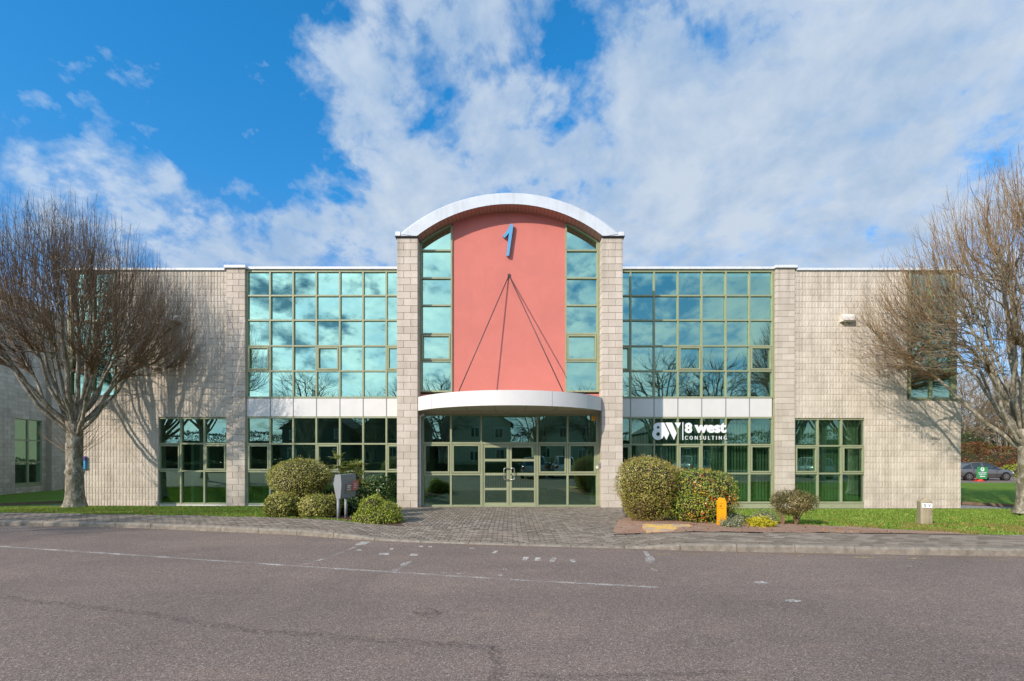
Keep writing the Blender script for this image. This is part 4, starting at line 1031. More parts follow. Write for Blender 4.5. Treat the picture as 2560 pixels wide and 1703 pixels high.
def desk():
    e = empty('office_desk', (0,0,0), 'x', 'desk', 'desks inside the office'); 
    bar('desktop', -.8, .8, -.38, .38, .70, .74, M['blind'], e)
    for sx_ in (-.74,.70): 
        for sy_ in (-.34,.30): bar('leg', sx_, sx_+.04, sy_, sy_+.04, 0, .699, M['grey'], e)
    mo = bar('monitor', -.28, .28, -.02, .02, .90, 1.24, M['black'], e); bar('stand', -.03, .03, -.015, .015, .741, .899, M['grey'], mo)
    return e
ORG['office_desk'] = Vector((0,0,0)); d0 = desk(); d0.location = (-13.6, 18.3, -.2); d0['label'] = 'pale office desk with monitor behind the left corner ground floor window'
for (x, y, rz_, lb) in ((-8.9,18.2,.3,'pale office desk with monitor at the left end of the left wing'), (-5.6,18.6,-.2,'pale office desk with monitor behind the mahonia shrub'), (-11.2,18.4,0,'pale office desk with monitor beside the left wing pier')):
    c = copy_tree(d0); c.location = (x, y, -.2); c.rotation_euler[2] = rz_; c['label'] = lb
# ------------------------------------------------------------------ left neighbour
q0, q1 = Vector((-25.8,23.2)), Vector((-26.6,27.3)); dv = (q1-q0).normalized(); nv = Vector((dv.y,-dv.x))
LB = empty('neighbouring_office', (-26, 23, -.25), 'shaded pale blockwork office building at the left edge with one tall green window', 'building')
def lp(s_, out, z): p = q0+dv*s_+nv*out; return (p.x, p.y, z)
def sbox(m, s0, s1, o0, o1, z0, z1, r=None):
    n = len(m.v); r = rnd() if r is None else r
    m.v += [lp(s0,o0,z0),lp(s1,o0,z0),lp(s1,o1,z0),lp(s0,o1,z0),lp(s0,o0,z1),lp(s1,o0,z1),lp(s1,o1,z1),lp(s0,o1,z1)]
    for q in ((0,3,2,1),(4,5,6,7),(0,1,5,4),(1,2,6,5),(2,3,7,6),(3,0,4,7)): m.face(tuple(n+i for i in q), r)
def S_(px):  # distance along the wall for a photo column
    k = (px-1280)/F
    # q0.x+dv.x s = k (q0.y+dv.y s)
    return (k*q0.y-q0.x)/(dv.x-k*dv.y)
def Zs(py, s_): return PZ(py, q0.y+dv.y*s_)
ws0, ws1 = S_(38), S_(105); wz1, wz0 = Zs(1046, ws0), Zs(1211, ws0)
m = MB(); top = 9.85
def courses(m, s0, s1, z0, z1, o):
    z = z0; k = 0
    while z < z1-.02:
        za = min(z+.225, z1); s_ = s0-(.225 if k%2 else 0)
        while s_ < s1:
            a, b = max(s_,s0), min(s_+.45,s1)
            if b-a > .03: sbox(m, a+.006, b-.006, o-.05, o, z+.006, za-.006)
            s_ += .45
        z = za; k += 1
courses(m, -14, ws0, -.45, top, 0); courses(m, ws0, ws1, wz1, top, 0); courses(m, ws1, 5.2, -.45, top, 0); courses(m, ws0, ws1, -.45, wz0-.18, 0)
m.build('block_wall', M['split'], LB)
m = MB(); sbox(m, -14, ws0, -.3, -.012, -.45, top); sbox(m, ws1, 5.2, -.3, -.012, -.45, top); sbox(m, ws0, ws1, -.3, -.012, wz1, top); sbox(m, -14, 5.2, -12, -11.8, -.45, top); sbox(m, 5.0, 5.2, -12, -.3, -.45, top)
sbox(m, ws0, ws1, -.3, -.012, -.45, wz0-.2); sbox(m, ws0-1, ws1+1, -3, -2.9, -.4, 4)
m.build('wall_core', M['joint'], LB)
m = MB(); courses(m, S_(115), S_(139), -.45, top+.03, .3); m.build('pier', M['block'], LB)
m = MB(); sbox(m, S_(115)+.01, S_(139)-.01, 0.001, .24, -.45, top); m.build('mortar', M['joint'], LB)
m = MB(); sbox(m, -14.1, 5.3, -12.1, .06, top+.05, top+.14); m.build('parapet_cap', M['cap'], LB)
m = MB(); mids = (ws0+ws1)/2; zz = [wz1, wz1-(wz1-wz0)*.325, wz1-(wz1-wz0)*.67, wz0]
for s_ in (ws0, mids, ws1): sbox(m, s_-.035, s_+.035, -.13, -.03, wz0, wz1)
for z in zz: 
    sbox(m, ws0+.036, mids-.036, -.13, -.035, z-.035, z+.035); sbox(m, mids+.036, ws1-.036, -.13, -.035, z-.035, z+.035)
sbox(m, ws0, ws1, -.12, -.02, wz0-.18, wz0-.04)
wn = m.build('window', M['sage'], LB); g = MB(); g.quad(lp(ws0,-.08,wz0),lp(ws1,-.08,wz0),lp(ws1,-.08,wz1),lp(ws0,-.08,wz1)); g.build('glass', M['glass_low'], wn)

# ------------------------------------------------------------------ vegetation
def leaves(pts, nrm, size, aspect=.55, jit=.6, bend=.25):
    """quads: two triangles-ish leaf as a single bent quad"""
    n = len(pts); d = nrm + RNG.normal(0, jit, (n,3)); d /= np.linalg.norm(d, axis=1)[:,None]+1e-9
    u = np.cross(d, RNG.normal(0,1,(n,3))); u /= np.linalg.norm(u, axis=1)[:,None]+1e-9; v_ = np.cross(d, u)
    s_ = size*RNG.uniform(.6,1.25,(n,1)); L = u*s_; Wd = v_*s_*aspect*.5
    V = np.empty((n,4,3)); V[:,0] = pts-L*.5; V[:,1] = pts+Wd+d*s_*bend*.2; V[:,2] = pts+L*.5; V[:,3] = pts-Wd+d*s_*bend*.2
    return V.reshape(-1,3), np.arange(n*4).reshape(n,4)
def nz(p, s_): return noise.noise(Vector((p[0]*s_, p[1]*s_, p[2]*s_)))
def bush(name, label, cat, blobs, n, size, mat, base, core=True, group=None, lump=.07, flat=None, shell=(.86,1.0), jit=.65, aspect=.55, gaps=0, sprigs=0, zmin=None, SE_=2.4, shoots=110):
    e = empty(name, base, label, cat, group); P_ = []; N_ = []
    areas = [a[3]*a[4]+a[4]*a[5]+a[3]*a[5] for a in blobs]; tot = sum(areas)
    for bl_, ar in zip(blobs, areas):
        c = np.array(bl_[:3]); r_ = np.array(bl_[3:6]); k = int(n*ar/tot)
        d = RNG.normal(0,1,(int(k*1.15),3)); d /= (np.sum(np.abs(d)**SE_,axis=1)**(1/SE_))[:,None]
        f_ = RNG.uniform(shell[0], shell[1], len(d))
        f_ = np.where(RNG.random(len(d)) < .03, f_+RNG.uniform(0,.04,len(d)), f_)
        lm = np.array([1+lump*(1.1*nz(q*r_*1.0+c, 2.2)+.9*nz(q*r_+c, 7.0)+.5*nz(q*r_+c, 16.0)) for q in d])
        if gaps: keep = np.array([nz(q*r_+c+9, 5.0) > -.55+gaps for q in d]); d, f_, lm = d[keep], f_[keep], lm[keep]
        p = c + d*r_*(f_*lm)[:,None]
        ok = p[:,2] > (zmin if zmin is not None else base[2]-.02)
        for o_ in blobs:
            if o_ is bl_: continue
            q = (p-np.array(o_[:3]))/np.array(o_[3:6]); ok &= (np.sum(np.abs(q)**SE_,axis=1) > .68)
        nn = d/r_; nn /= np.linalg.norm(nn,axis=1)[:,None]; P_.append(p[ok]); N_.append(nn[ok])
    P_ = np.vstack(P_); N_ = np.vstack(N_)
    V, Fa = leaves(P_, N_, size, aspect, jit)
    if shoots:
        ex, en = [], []
        for i in RNG.integers(0, len(P_), shoots):
            d_ = N_[i]+RNG.normal(0,.35,3)+np.array([0,0,.35]); d_ /= np.linalg.norm(d_); L_ = RNG.uniform(.04,.13)
            for q in range(7): ex.append(P_[i]+d_*L_*(q/6)+RNG.normal(0,.008,3)); en.append(d_)
        P_ = np.vstack([P_, ex]); N_ = np.vstack([N_, en]); V2, _ = leaves(np.array(ex), np.array(en), size, aspect, 1.0)
        V = np.vstack([V, V2]); Fa = np.arange(len(P_)*4).reshape(-1,4)
    patch = np.array([nz(q, 1.7)+.5*nz(q, 5) for q in P_]); r_ = np.clip(RNG.random(len(P_))*.9+.05+patch*.4, 0, 1)
    raw_mesh('foliage', V, Fa, r_, mat, e)
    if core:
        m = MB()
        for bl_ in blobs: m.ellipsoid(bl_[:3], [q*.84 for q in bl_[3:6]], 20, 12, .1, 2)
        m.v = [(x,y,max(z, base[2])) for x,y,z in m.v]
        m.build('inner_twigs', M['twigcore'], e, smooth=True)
    if sprigs:
        m = MB()
        for _ in range(sprigs):
            i = random.randrange(len(P_)); p = Vector(P_[i]); d = (Vector(N_[i])+Vector((ru(-.5,.5),ru(-.5,.5),ru(0,.8)))).normalized()
            m.tube([p-d*.08, p+d*.03, p+d*ru(.05,.12)], [.003,.0025,.0015], 3)
        m.build('twigs', M['twig'], e)['kind'] = 'stuff'
    return e
def G(x, y, z=.1): Y = (EYE-z)*F/(y-HY); return PX(x,Y), Y
def blob(x0, x1, y0, y1, Y, ry=None):
    a, b = PX(x0,Y), PX(x1,Y); zt_, zb_ = PZ(y0,Y), PZ(y1,Y); rx_ = (b-a)/2; return ((a+b)/2, Y, (zt_+zb_)/2, rx_, ry or rx_, (zt_-zb_)/2)
# left group
Yb = 11.75; g0 = zg(-5,Yb)
bush('clipped_shrub', 'large olive green dome clipped shrub in front of the left glazing', 'shrub', [blob(672,832,1145,1243,Yb,.62), blob(705,800,1200,1290,Yb,.35)], 15000, .034, M['box_olive'], (PX(752,Yb),Yb,g0), sprigs=140, lump=.075, SE_=2.05)
Yb = 11.3
bush('variegated_shrub', 'low yellow green variegated shrub at the left foot of the big dome shrub', 'shrub', [blob(664,752,1232,1302,Yb,.38)], 5200, .042, M['box_varieg'], (PX(708,Yb),Yb,zg(-5,Yb)), sprigs=40)
bush('variegated_shrub', 'low yellow green variegated shrub beside the left sign post', 'shrub', [blob(748,838,1234,1302,Yb-.05,.4), blob(815,852,1236,1290,Yb+.1,.25)], 6200, .042, M['box_varieg'], (PX(795,Yb),Yb,zg(-4.6,Yb)), sprigs=40)
Yb = 10.85
bush('spreading_shrub', 'bright green mound shaped shrub at the left edge of the paved forecourt', 'shrub', [blob(896,972,1237,1330,Yb,.5), blob(880,1008,1262,1335,Yb-.12,.5), blob(930,1006,1252,1330,Yb-.05,.42)], 11500, .036, M['lime'], (PX(945,Yb),Yb,zg(-3.1,Yb)), sprigs=50, lump=.09, SE_=2.0, shoots=70)
Yb = 12.2
bush('laurel_shrub', 'dark green glossy shrub behind the grey sign posts', 'shrub', [blob(850,925,1215,1300,Yb,.4), blob(800,850,1225,1300,Yb,.3)], 3800, .075, M['darkleaf'], (PX(890,Yb),Yb,zg(-4.4,Yb)), core=True)
# mahonia: upright stems with pinnate leaves
def frond_plant(name, label, stems, mat, base, leafl=.30):
    e = empty(name, base, label, 'shrub'); st = MB(); Vs = []; r_ = []
    lv = MB()
    for (x, y, z0, x1, z1) in stems:
        top = Vector((x1, y+ru(-.1,.1), z1)); bot = Vector((x, y, z0)); midp = (top+bot)/2+Vector((ru(-.05,.05),ru(-.05,.05),0))
        st.tube([bot, midp, top], [.016,.013,.009], 5)
        for lvl in (1.0, .86, .7):
            c = bot+(top-bot)*lvl
            for k in range(9):
                a = 2*math.pi*(k+rnd())/9; el = ru(.3,1.2) if lvl == 1 else ru(0,.8)
                d = Vector((math.cos(a)*math.cos(el), math.sin(a)*math.cos(el), math.sin(el))); L_ = leafl*ru(.6,1)
                p = c.copy(); side = d.cross(Vector((0,0,1))).normalized(); dd = d.copy()
                for q in range(7):
                    pn_ = p+dd*L_/7; lv.tube([p, pn_], .003, 3, r=.4)
                    for s_ in (-1, 1):
                        tip = pn_+(side*s_*.062+dd*.035)*ru(.8,1.15); w_ = dd*.02; lv.quad(tuple(pn_-w_*.3), tuple((pn_+tip)/2-w_+Vector((0,0,.004))), tuple(tip), tuple((pn_+tip)/2+w_+Vector((0,0,.004))))
                    p = pn_; dd = (dd+Vector((0,0,-.13))).normalized()
    st.build('stem', M['twig'], e); lv.build('foliage', mat, e)
    return e
Yb = 12.4
sx_ = [(PX(868,Yb),Yb,-.05,PX(x,Yb),PZ(y,Yb)) for x, y in ((843,1150),(852,1170),(862,1182),(878,1168),(886,1178),(893,1166),(904,1190),(870,1200),(900,1215),(850,1200),(886,1205),(912,1215),(858,1222),(878,1228),(895,1235))]
frond_plant('mahonia_shrub', 'tall spiky leaved shrub rising behind the grey sign box', sx_, M['mahonia'], (PX(868,Yb),Yb,zg(-4.5,Yb)))
# plants seen mirrored / behind, close to the wall
Yb = 15.6
bush('laurel_shrub', 'dark leafy shrub close to the glazing beside the tower left pier', 'shrub', [blob(905,985,1185,1262,Yb,.35)], 2200, .09, M['darkleaf'], (PX(945,Yb),Yb,zg(-4.6,Yb)), core=False, shell=(.3,1.02))
# right group
Yb = 11.15
bush('clipped_hedge', 'tall rounded browning hedge mound at the right edge of the forecourt', 'hedge', [blob(1543,1686,1142,1268,Yb,.85), blob(1556,1670,1190,1306,Yb-.02,.72), blob(1640,1712,1162,1262,Yb+.25,.5)], 21000, .036, M['brownhedge'], (PX(1615,Yb),Yb,zg(3.1,Yb)), sprigs=520, lump=.10)
Yb = 11.05
bush('clipped_hedge', 'rounded green hedge with red and yellow leaves behind the yellow marker post', 'hedge', [blob(1668,1832,1172,1278,Yb,.72), blob(1662,1836,1212,1310,Yb-.05,.66)], 15000, .044, M['berry'], (PX(1750,Yb),Yb,zg(4.3,Yb)), sprigs=480, lump=.12)
Yb = 10.3
e = bush('round_shrub', 'small round thin shrub on bare stems in front of the right pier', 'shrub', [blob(1933,2035,1226,1282,Yb,.44), blob(1945,2000,1240,1290,Yb,.3)], 8200, .036, M['reddish'], (PX(1984,Yb),Yb,zg(6.3,Yb)), core=False, shell=(.55,1.02), sprigs=150, lump=.12)
m = MB(); zz0 = zg(6.3,Yb)
for (x0, xs_) in ((1958, (-.18,-.08,.02)), (1990, (-.1,.0,.12,.22,.06))):
    b_ = Vector((PX(x0,Yb),Yb,zz0-.02))
    for q in xs_:
        for s_ in (-1,1):
            t_ = b_+Vector((q+ru(-.05,.05), s_*ru(.02,.2), ru(.4,.6))); md = b_+Vector((q*.35,s_*.03,.22)); m.tube([b_, md, t_], [.016,.011,.004], 5)
            for _ in range(4): u_ = md+(t_-md)*rnd(); m.tube([u_, u_+Vector((ru(-.14,.14),ru(-.14,.14),ru(.03,.18)))], [.004,.002], 3)
m.build('stem', M['twig'], e)
for (x0,x1,y0,y1,Y_,mt,lb,nn) in ((1803,1850,1300,1330,9.75,'greygreen','low grey green shrub at the foot of the yellow marker post',1500),
        (1812,1856,1287,1310,10.5,'greygreen','low grey green shrub just behind the yellow marker post foot',1300),
        (1888,1934,1283,1306,10.4,'greygreen','grey green low shrub behind the small golden shrub',1200),
        (1874,1934,1296,1328,9.85,'gold','small golden yellow shrub in the red soil bed',2400)):
    bush('low_shrub', lb, 'shrub', [blob(x0,x1,y0,y1,Y_,.2)], int(nn*1.4), .032, M[mt], (PX((x0+x1)/2,Y_),Y_,zg(PX((x0+x1)/2,Y_),Y_)), core=True, lump=.15, shell=(.75,1.1))

# ---- bare trees
def tree_mesh(env, fork, nlimb, seed, r0=.10, up=.5, sec=8, wand=8, spread=(.2,1.2), wob=.10, scale_w=1., twigs=3, zmin_l=0, dead=0, maxw=3.4, gnarl=0, s0_=.18, w0_=.1, limbk=(.72,.86), secL=(1.2,2.6), tr=1.0):
    """returns (limb MB, twig MB, leaf points) around origin; env: [(z, r)]"""
    rs = random.Random(seed); zs_, rr_ = zip(*env); rd = lambda a,b: rs.uniform(a,b)
    def inside(p, j=1.0):
        if p.z > zs_[-1]*j or p.z < zs_[0]-.2: return False
        return math.hypot(p.x,p.y) < np.interp(p.z, zs_, rr_)*j+.05
    limb, tw, lf = MB(), MB(), []
    def growb(p, d, L_, steps, upf, wb, j):
        pts_ = [p.copy()]; q = p.copy(); d = d.normalized()
        for i in range(steps):
            d = (d+Vector((rd(-wb,wb),rd(-wb,wb),rd(-wb,wb)*.6+upf))).normalized(); q = q+d*(L_/steps)
            if not inside(q, j): break
            pts_.append(q.copy())
        return pts_, d
    for i in range(nlimb):
        az = i*2.39996+rd(-.3,.3); pol = spread[0]+(spread[1]-spread[0])*((i+.5)/nlimb)**.8
        d = Vector((math.sin(pol)*math.cos(az), math.sin(pol)*math.sin(az), math.cos(pol)))
        st = Vector((math.cos(az)*.08, math.sin(az)*.08, fork+rd(-.25,.35)*(1 if pol<.8 else .4)-pol*.15))
        st = st - d*.12
        pts_, _ = growb(st, d, rd(4.2,5.6)*scale_w, 12, .035*(1+pol), wob+gnarl, rd(*limbk))
        if len(pts_) < 3: continue
        rb = r0*rd(.75,1.15); n_ = len(pts_)
        limb.tube(pts_, [rb*(1-.78*k/(n_-1))+.006 for k in range(n_)], 7)
        for s_ in range(sec):
            t_ = s0_+(1-s0_)*(s_+rs.random())/sec; k = min(n_-2, int(t_*(n_-1))); a = pts_[k]; fr = t_*(n_-1)-k; base_ = a.lerp(pts_[k+1], min(1,max(0,fr)))
            dm = (pts_[k+1]-a).normalized(); rad = Vector((base_.x,base_.y,0)); rad = rad.normalized() if rad.length > .05 else Vector((rd(-1,1),rd(-1,1),0))
            d2 = (dm*.8+rad*rd(0,.5)+Vector((rd(-.6,.6),rd(-.6,.6),rd(0,.5)))).normalized()
            p2, _ = growb(base_, d2, rd(*secL)*scale_w, 8, .05+gnarl*.3, wob+gnarl, rd(.85,.97)); n2 = len(p2)
            if n2 < 2: continue
            rb2 = max(.010, rb*.34*(1-.5*t_)); limb.tube(p2, [rb2*(1-.7*k2/(n2-1))+.003 for k2 in range(n2)], 5)
            for w_ in range(wand):
                t2 = w0_+(1-w0_)*(w_+rs.random())/wand; k3 = min(n2-2, int(t2*(n2-1))); b3 = p2[k3].lerp(p2[k3+1], min(1,max(0,t2*(n2-1)-k3)))
                d3 = ((p2[k3+1]-p2[k3]).normalized()*.7+rad*rd(0,.45)+Vector((rd(-.35,.35),rd(-.35,.35),rd(.1,.5)+up*.8))).normalized()
                p3, _ = growb(b3, d3, rd(1.0,maxw)*scale_w, 9, up*.16, wob*.8+gnarl, rd(.9,1.08)); n3 = len(p3)
                if n3 < 3: continue
                r3 = rd(.0055,.0095)*tr; tw.tube(p3, [r3*(1-.7*k4/(n3-1)) for k4 in range(n3)], 3, r=rs.random())
                for _ in range(twigs):
                    k5 = rs.randrange(0, n3-1); b5 = p3[k5]; d5 = ((p3[k5+1]-b5).normalized()+Vector((rd(-.7,.7),rd(-.7,.7),rd(-.1,.5)))).normalized(); L5 = rd(.15,.45)
                    tw.tube([b5, b5+d5*L5*.5, b5+(d5+Vector((0,0,.2))).normalized()*L5], [.0045,.0035,.002], 3, r=rs.random())
                if dead and rs.random() < dead and p3[1].z < (zs_[0]+zs_[-1])*.52:
                    for _ in range(7): lf.append(tuple(p3[rs.randrange(n3)]+Vector((rd(-.04,.04),rd(-.04,.04),rd(-.04,.04)))))
    return limb, tw, lf
def tree2(env, fork, seed, nlimb=20, r0=.09, nsec=220, nw=2400, maxpol=100, wl=(1.2,3.0), tr=1., up=1., gn=.0, twigs=3, dead=.15, limbf=.62, seclw=.028, czmin=-.42, czp=1.0):
    rs = np.random.default_rng(seed); zs_, rr_ = map(np.array, zip(*env)); zc = zs_[0]+(zs_[-1]-zs_[0])*.42; C_ = np.array([0,0,zc])
    def bound(d):
        lo, hi = 0., 12.
        for _ in range(16):
            m_ = (lo+hi)/2; p = C_+d*m_
            if zs_[0] < p[2] < zs_[-1] and math.hypot(p[0],p[1]) < np.interp(p[2], zs_, rr_): lo = m_
            else: hi = m_
        return lo
    def bez(a, c1, c2, b, n, wob=0, ph=0):
        t_ = np.linspace(0,1,n)[:,None]; P_ = (1-t_)**3*a+3*(1-t_)**2*t_*c1+3*(1-t_)*t_**2*c2+t_**3*b
        if wob:
            w_ = np.cumsum(rs.normal(0,wob/n**.5,(n,3)),axis=0); w_ -= w_*(0)+t_*w_[-1]; P_ = P_+w_
        return P_
    limb, tw, lf = MB(), MB(), []; samp, rad_, ldir = [], [], []
    F_ = np.array([0,0,fork])
    for i in range(nlimb):
        az = i*2.39996+rs.uniform(-.25,.25); pol = R(6+(maxpol-6)*((i+.5)/nlimb)**.85)
        d = np.array([math.sin(pol)*math.cos(az), math.sin(pol)*math.sin(az), math.cos(pol)])
        end = C_+d*bound(d)*rs.uniform(limbf-.10,limbf+.10); end[2] = max(end[2], fork+.5)
        st = F_+np.array([math.cos(az)*.07, math.sin(az)*.07, rs.uniform(-.35,.3)-.2*(pol>1.1)]); L_ = np.linalg.norm(end-st)
        out = np.array([math.cos(az)*math.sin(min(pol,1.3)*.75), math.sin(az)*math.sin(min(pol,1.3)*.75), math.cos(min(pol,1.3)*.75)])
        e2 = d*np.array([1,1,.4])+np.array([0,0,.55*up])
        P_ = bez(st-out*.1, st+out*L_*.38, end-e2/np.linalg.norm(e2)*L_*.3, end, 14, .10+gn, i)
        rb = r0*rs.uniform(.7,1.15)*(1.1 if pol < .5 else .9); rads = rb*(1-.74*np.linspace(0,1,14)**.9)
        limb.tube([tuple(p) for p in P_], list(rads), 7)
        for k in range(3,14):
            samp.append(P_[k]); rad_.append(rads[k]); ldir.append(P_[k]-P_[k-1])
    A_ = np.array(samp); RD = np.array(rad_); LD = np.array(ldir); LD /= np.linalg.norm(LD,axis=1)[:,None]
    s2, d2_ = [], []
    for i in range(nsec):
        cz = rs.uniform(-.35,1); az = rs.uniform(0,6.283); d = np.array([math.sqrt(max(0,1-cz*cz))*math.cos(az), math.sqrt(max(0,1-cz*cz))*math.sin(az), cz])
        tgt = C_+d*bound(d)*rs.uniform(.5,.86); want = tgt-(d*np.array([1,1,.6])+np.array([0,0,.4]))*rs.uniform(.6,1.3)
        j = int(np.argmin(np.sum((A_-want)**2,axis=1))); a = A_[j]; L_ = np.linalg.norm(tgt-a)
        if L_ < .15 or L_ > 2.8: continue
        P_ = bez(a, a+LD[j]*L_*.35, tgt-(d*.6+np.array([0,0,.7*up]))*L_*.25, tgt, 8, .06+gn*.6)
        rb = min(seclw*rs.uniform(.7,1.2), RD[j]*.75); rads = rb*(1-.66*np.linspace(0,1,8))
        limb.tube([tuple(p) for p in P_], list(rads), 5)
        for k in range(2,8): s2.append(P_[k]); d2_.append((P_[k]-P_[k-1])/max(1e-6,np.linalg.norm(P_[k]-P_[k-1])))
    A2 = np.array(s2+samp[0:0]); D2 = np.array(d2_)
    keep = [k for k in range(len(samp)) if k % 11 > 4]; A2 = np.vstack([A2, A_[keep]]); D2 = np.vstack([D2, LD[keep]])
    for i in range(nw):
        cz = 1-(1-czmin)*rs.random()**czp; az = rs.uniform(0,6.283); sz_ = math.sqrt(max(0,1-cz*cz)); d = np.array([sz_*math.cos(az), sz_*math.sin(az), cz])
        B_ = bound(d); tgt = C_+d*B_*(rs.uniform(.72,1.03)+ (rs.random() < .07)*rs.uniform(0,.09))
        h_ = max(0,min(1,(tgt[2]-zs_[0])/(zs_[-1]-zs_[0]))); rad = np.array([d[0],d[1],0])/max(.15,sz_)
        wd = rad*(.75-.62*h_)+np.array([0,0,(.25+1.0*h_)*up]); wd /= np.linalg.norm(wd); L0 = rs.uniform(*wl)*(.55+.5*h_)
        want = tgt-wd*L0; j = int(np.argmin(np.sum((A2-want)**2,axis=1))); a = A2[j]; L_ = np.linalg.norm(tgt-a)
        if L_ < .3 or L_ > wl[1]*1.35: continue
        ed = wd*.7+np.array([0,0,.45*up])
        P_ = bez(a, a+(D2[j]*.6+wd*.4)*L_*.33, tgt-ed/np.linalg.norm(ed)*L_*.35, tgt, 8, .035+gn*.5)
        r3 = rs.uniform(.006,.0105)*tr*(.7+.18*L_); q = rs.random()
        tw.tube([tuple(p) for p in P_], list(r3*(1-.72*np.linspace(0,1,8))), 3, r=q)
        for _ in range(twigs):
            k = rs.integers(1,7); b = P_[k]; dd = P_[k+1]-P_[k]; dd = dd/np.linalg.norm(dd)+rs.normal(0,.38,3); dd /= np.linalg.norm(dd); l5 = rs.uniform(.15,.5)
            tw.tube([tuple(b), tuple(b+dd*l5*.5), tuple(b+dd*l5+np.array([0,0,.12*l5]))], [.0048*tr,.0038*tr,.002], 3, r=rs.random())
        if dead and h_ < .62 and rs.random() < dead:
            for _ in range(6): lf.append(tuple(P_[rs.integers(0,8)]+rs.normal(0,.035,3)))
    return limb, tw, lf
def trunk_mb(h, r0, r1, seed, lean=(0,0), n=18, rings=26):
    m = MB(); k0 = 0
    for j in range(rings+1):
        t_ = j/rings; z = h*t_; r_ = r0+(r1-r0)*min(1,t_*1.6) + .10*math.exp(-z*5)*r0/.23 + (.04 if .35 < t_ < .42 else 0) + .05*max(0,t_-.85)/.15
        for k in range(n):
            a = 2*math.pi*k/n; w_ = 1+.10*noise.noise(Vector((math.cos(a)*2.2+seed, math.sin(a)*2.2, z*1.6)))+.05*noise.noise(Vector((math.cos(a)*6+seed, math.sin(a)*6, z*5)))+.06*math.exp(-z*6)*math.sin(a*5+seed)
            m.v.append((math.cos(a)*r_*w_+lean[0]*t_, math.sin(a)*r_*w_+lean[1]*t_, z))
    for j in range(rings):
        for k in range(n): a=j*n+k; b=j*n+(k+1)%n; m.face((a,b,b+n,a+n), .5)
    m.face(tuple(rings*n+k for k in range(n)), .5)
    return m
def put_tree(name, label, loc, fork, r0, r1, tm, mats=('bark','twig'), group=None, cat='tree', seed=1, rot=0):
    e = empty(name, loc, label, cat, group); limb, tw, lf = tm; L0 = Vector(loc)
    def off(m): m2 = MB(); m2.v = [(x+L0.x,y+L0.y,z+L0.z) for x,y,z in m.v]; m2.f = m.f; m2.r = m.r; return m2
    off(trunk_mb(fork+.15, r0, r1, seed)).build('trunk', M[mats[0]], e, smooth=True)
    c = off(limb).build('crown', M[mats[0]], e, smooth=True)
    off(tw).build('twigs', M[mats[1]], c)
    if lf:
        p = np.array(lf)+np.array(loc); V, Fa = leaves(p, RNG.normal(0,1,p.shape), .055, .6, .5); raw_mesh('dead_leaves', V, Fa, RNG.random(len(p)), M['deadleaf'], c)
    e.rotation_euler[2] = rot
    return e
Lt = (PX(187,15.0), 15.0, PZ(1266,15.0))
tz = -Lt[2]
envL = [(2.2,.5),(2.9,1.2),(3.5,2.1),(4.3,2.95),(5.2,3.5),(6.2,3.55),(7.3,3.15),(8.3,2.6),(9.2,1.9),(9.9,1.0)]
tmL = tree2(envL, 2.75, 5, nlimb=22, r0=.072, nsec=230, nw=2700, maxpol=106, wl=(1.4,3.3), tr=.74, up=1.45, gn=.02, twigs=3, dead=.30, czmin=-.22, czp=1.45)
# small epicormic sprays low on the trunk
rs = random.Random(3)
for _ in range(60):
    a = rs.uniform(0, 6.28); s0 = Vector((math.cos(a)*.2, math.sin(a)*.2, rs.choice((1.75,1.85,2.2,2.4))+rs.uniform(-.06,.06))); d = Vector((math.cos(a), math.sin(a), rs.uniform(.4,1.3))).normalized(); L_ = rs.uniform(.5,1.4)
    pts_ = [s0]; 
    for k in range(6): d = (d+Vector((rs.uniform(-.1,.1),rs.uniform(-.1,.1),.09))).normalized(); pts_.append(pts_[-1]+d*L_/6)
    tmL[1].tube(pts_, [.007-.0008*k for k in range(7)], 3, r=rs.random())
put_tree('pollarded_tree', 'bare wide crowned tree with upright wands before the left block wall', Lt, 2.75, .235, .21, tmL, seed=2)
Rt = (PX(2574,13.4), 13.4, PZ(1283,13.4))
envR = [(1.6,.6),(2.7,1.1),(3.5,1.9),(4.2,3.1),(4.8,4.0),(5.5,4.6),(6.4,4.5),(7.4,4.0),(8.3,3.3),(9.2,2.5),(10.0,1.6),(10.7,.8)]
tmR = tree2(envR, 2.3, 12, nlimb=26, r0=.075, nsec=340, nw=2700, maxpol=104, wl=(1.1,2.6), tr=.85, up=.9, gn=.05, twigs=3, dead=.16, seclw=.028, czmin=-.34, czp=1.2)
put_tree('spreading_tree', 'bare spreading tree with mossy trunk at the right edge beside the lawn', Rt, 2.3, .27, .25, tmR, ('bark','twig_pale'), seed=5)
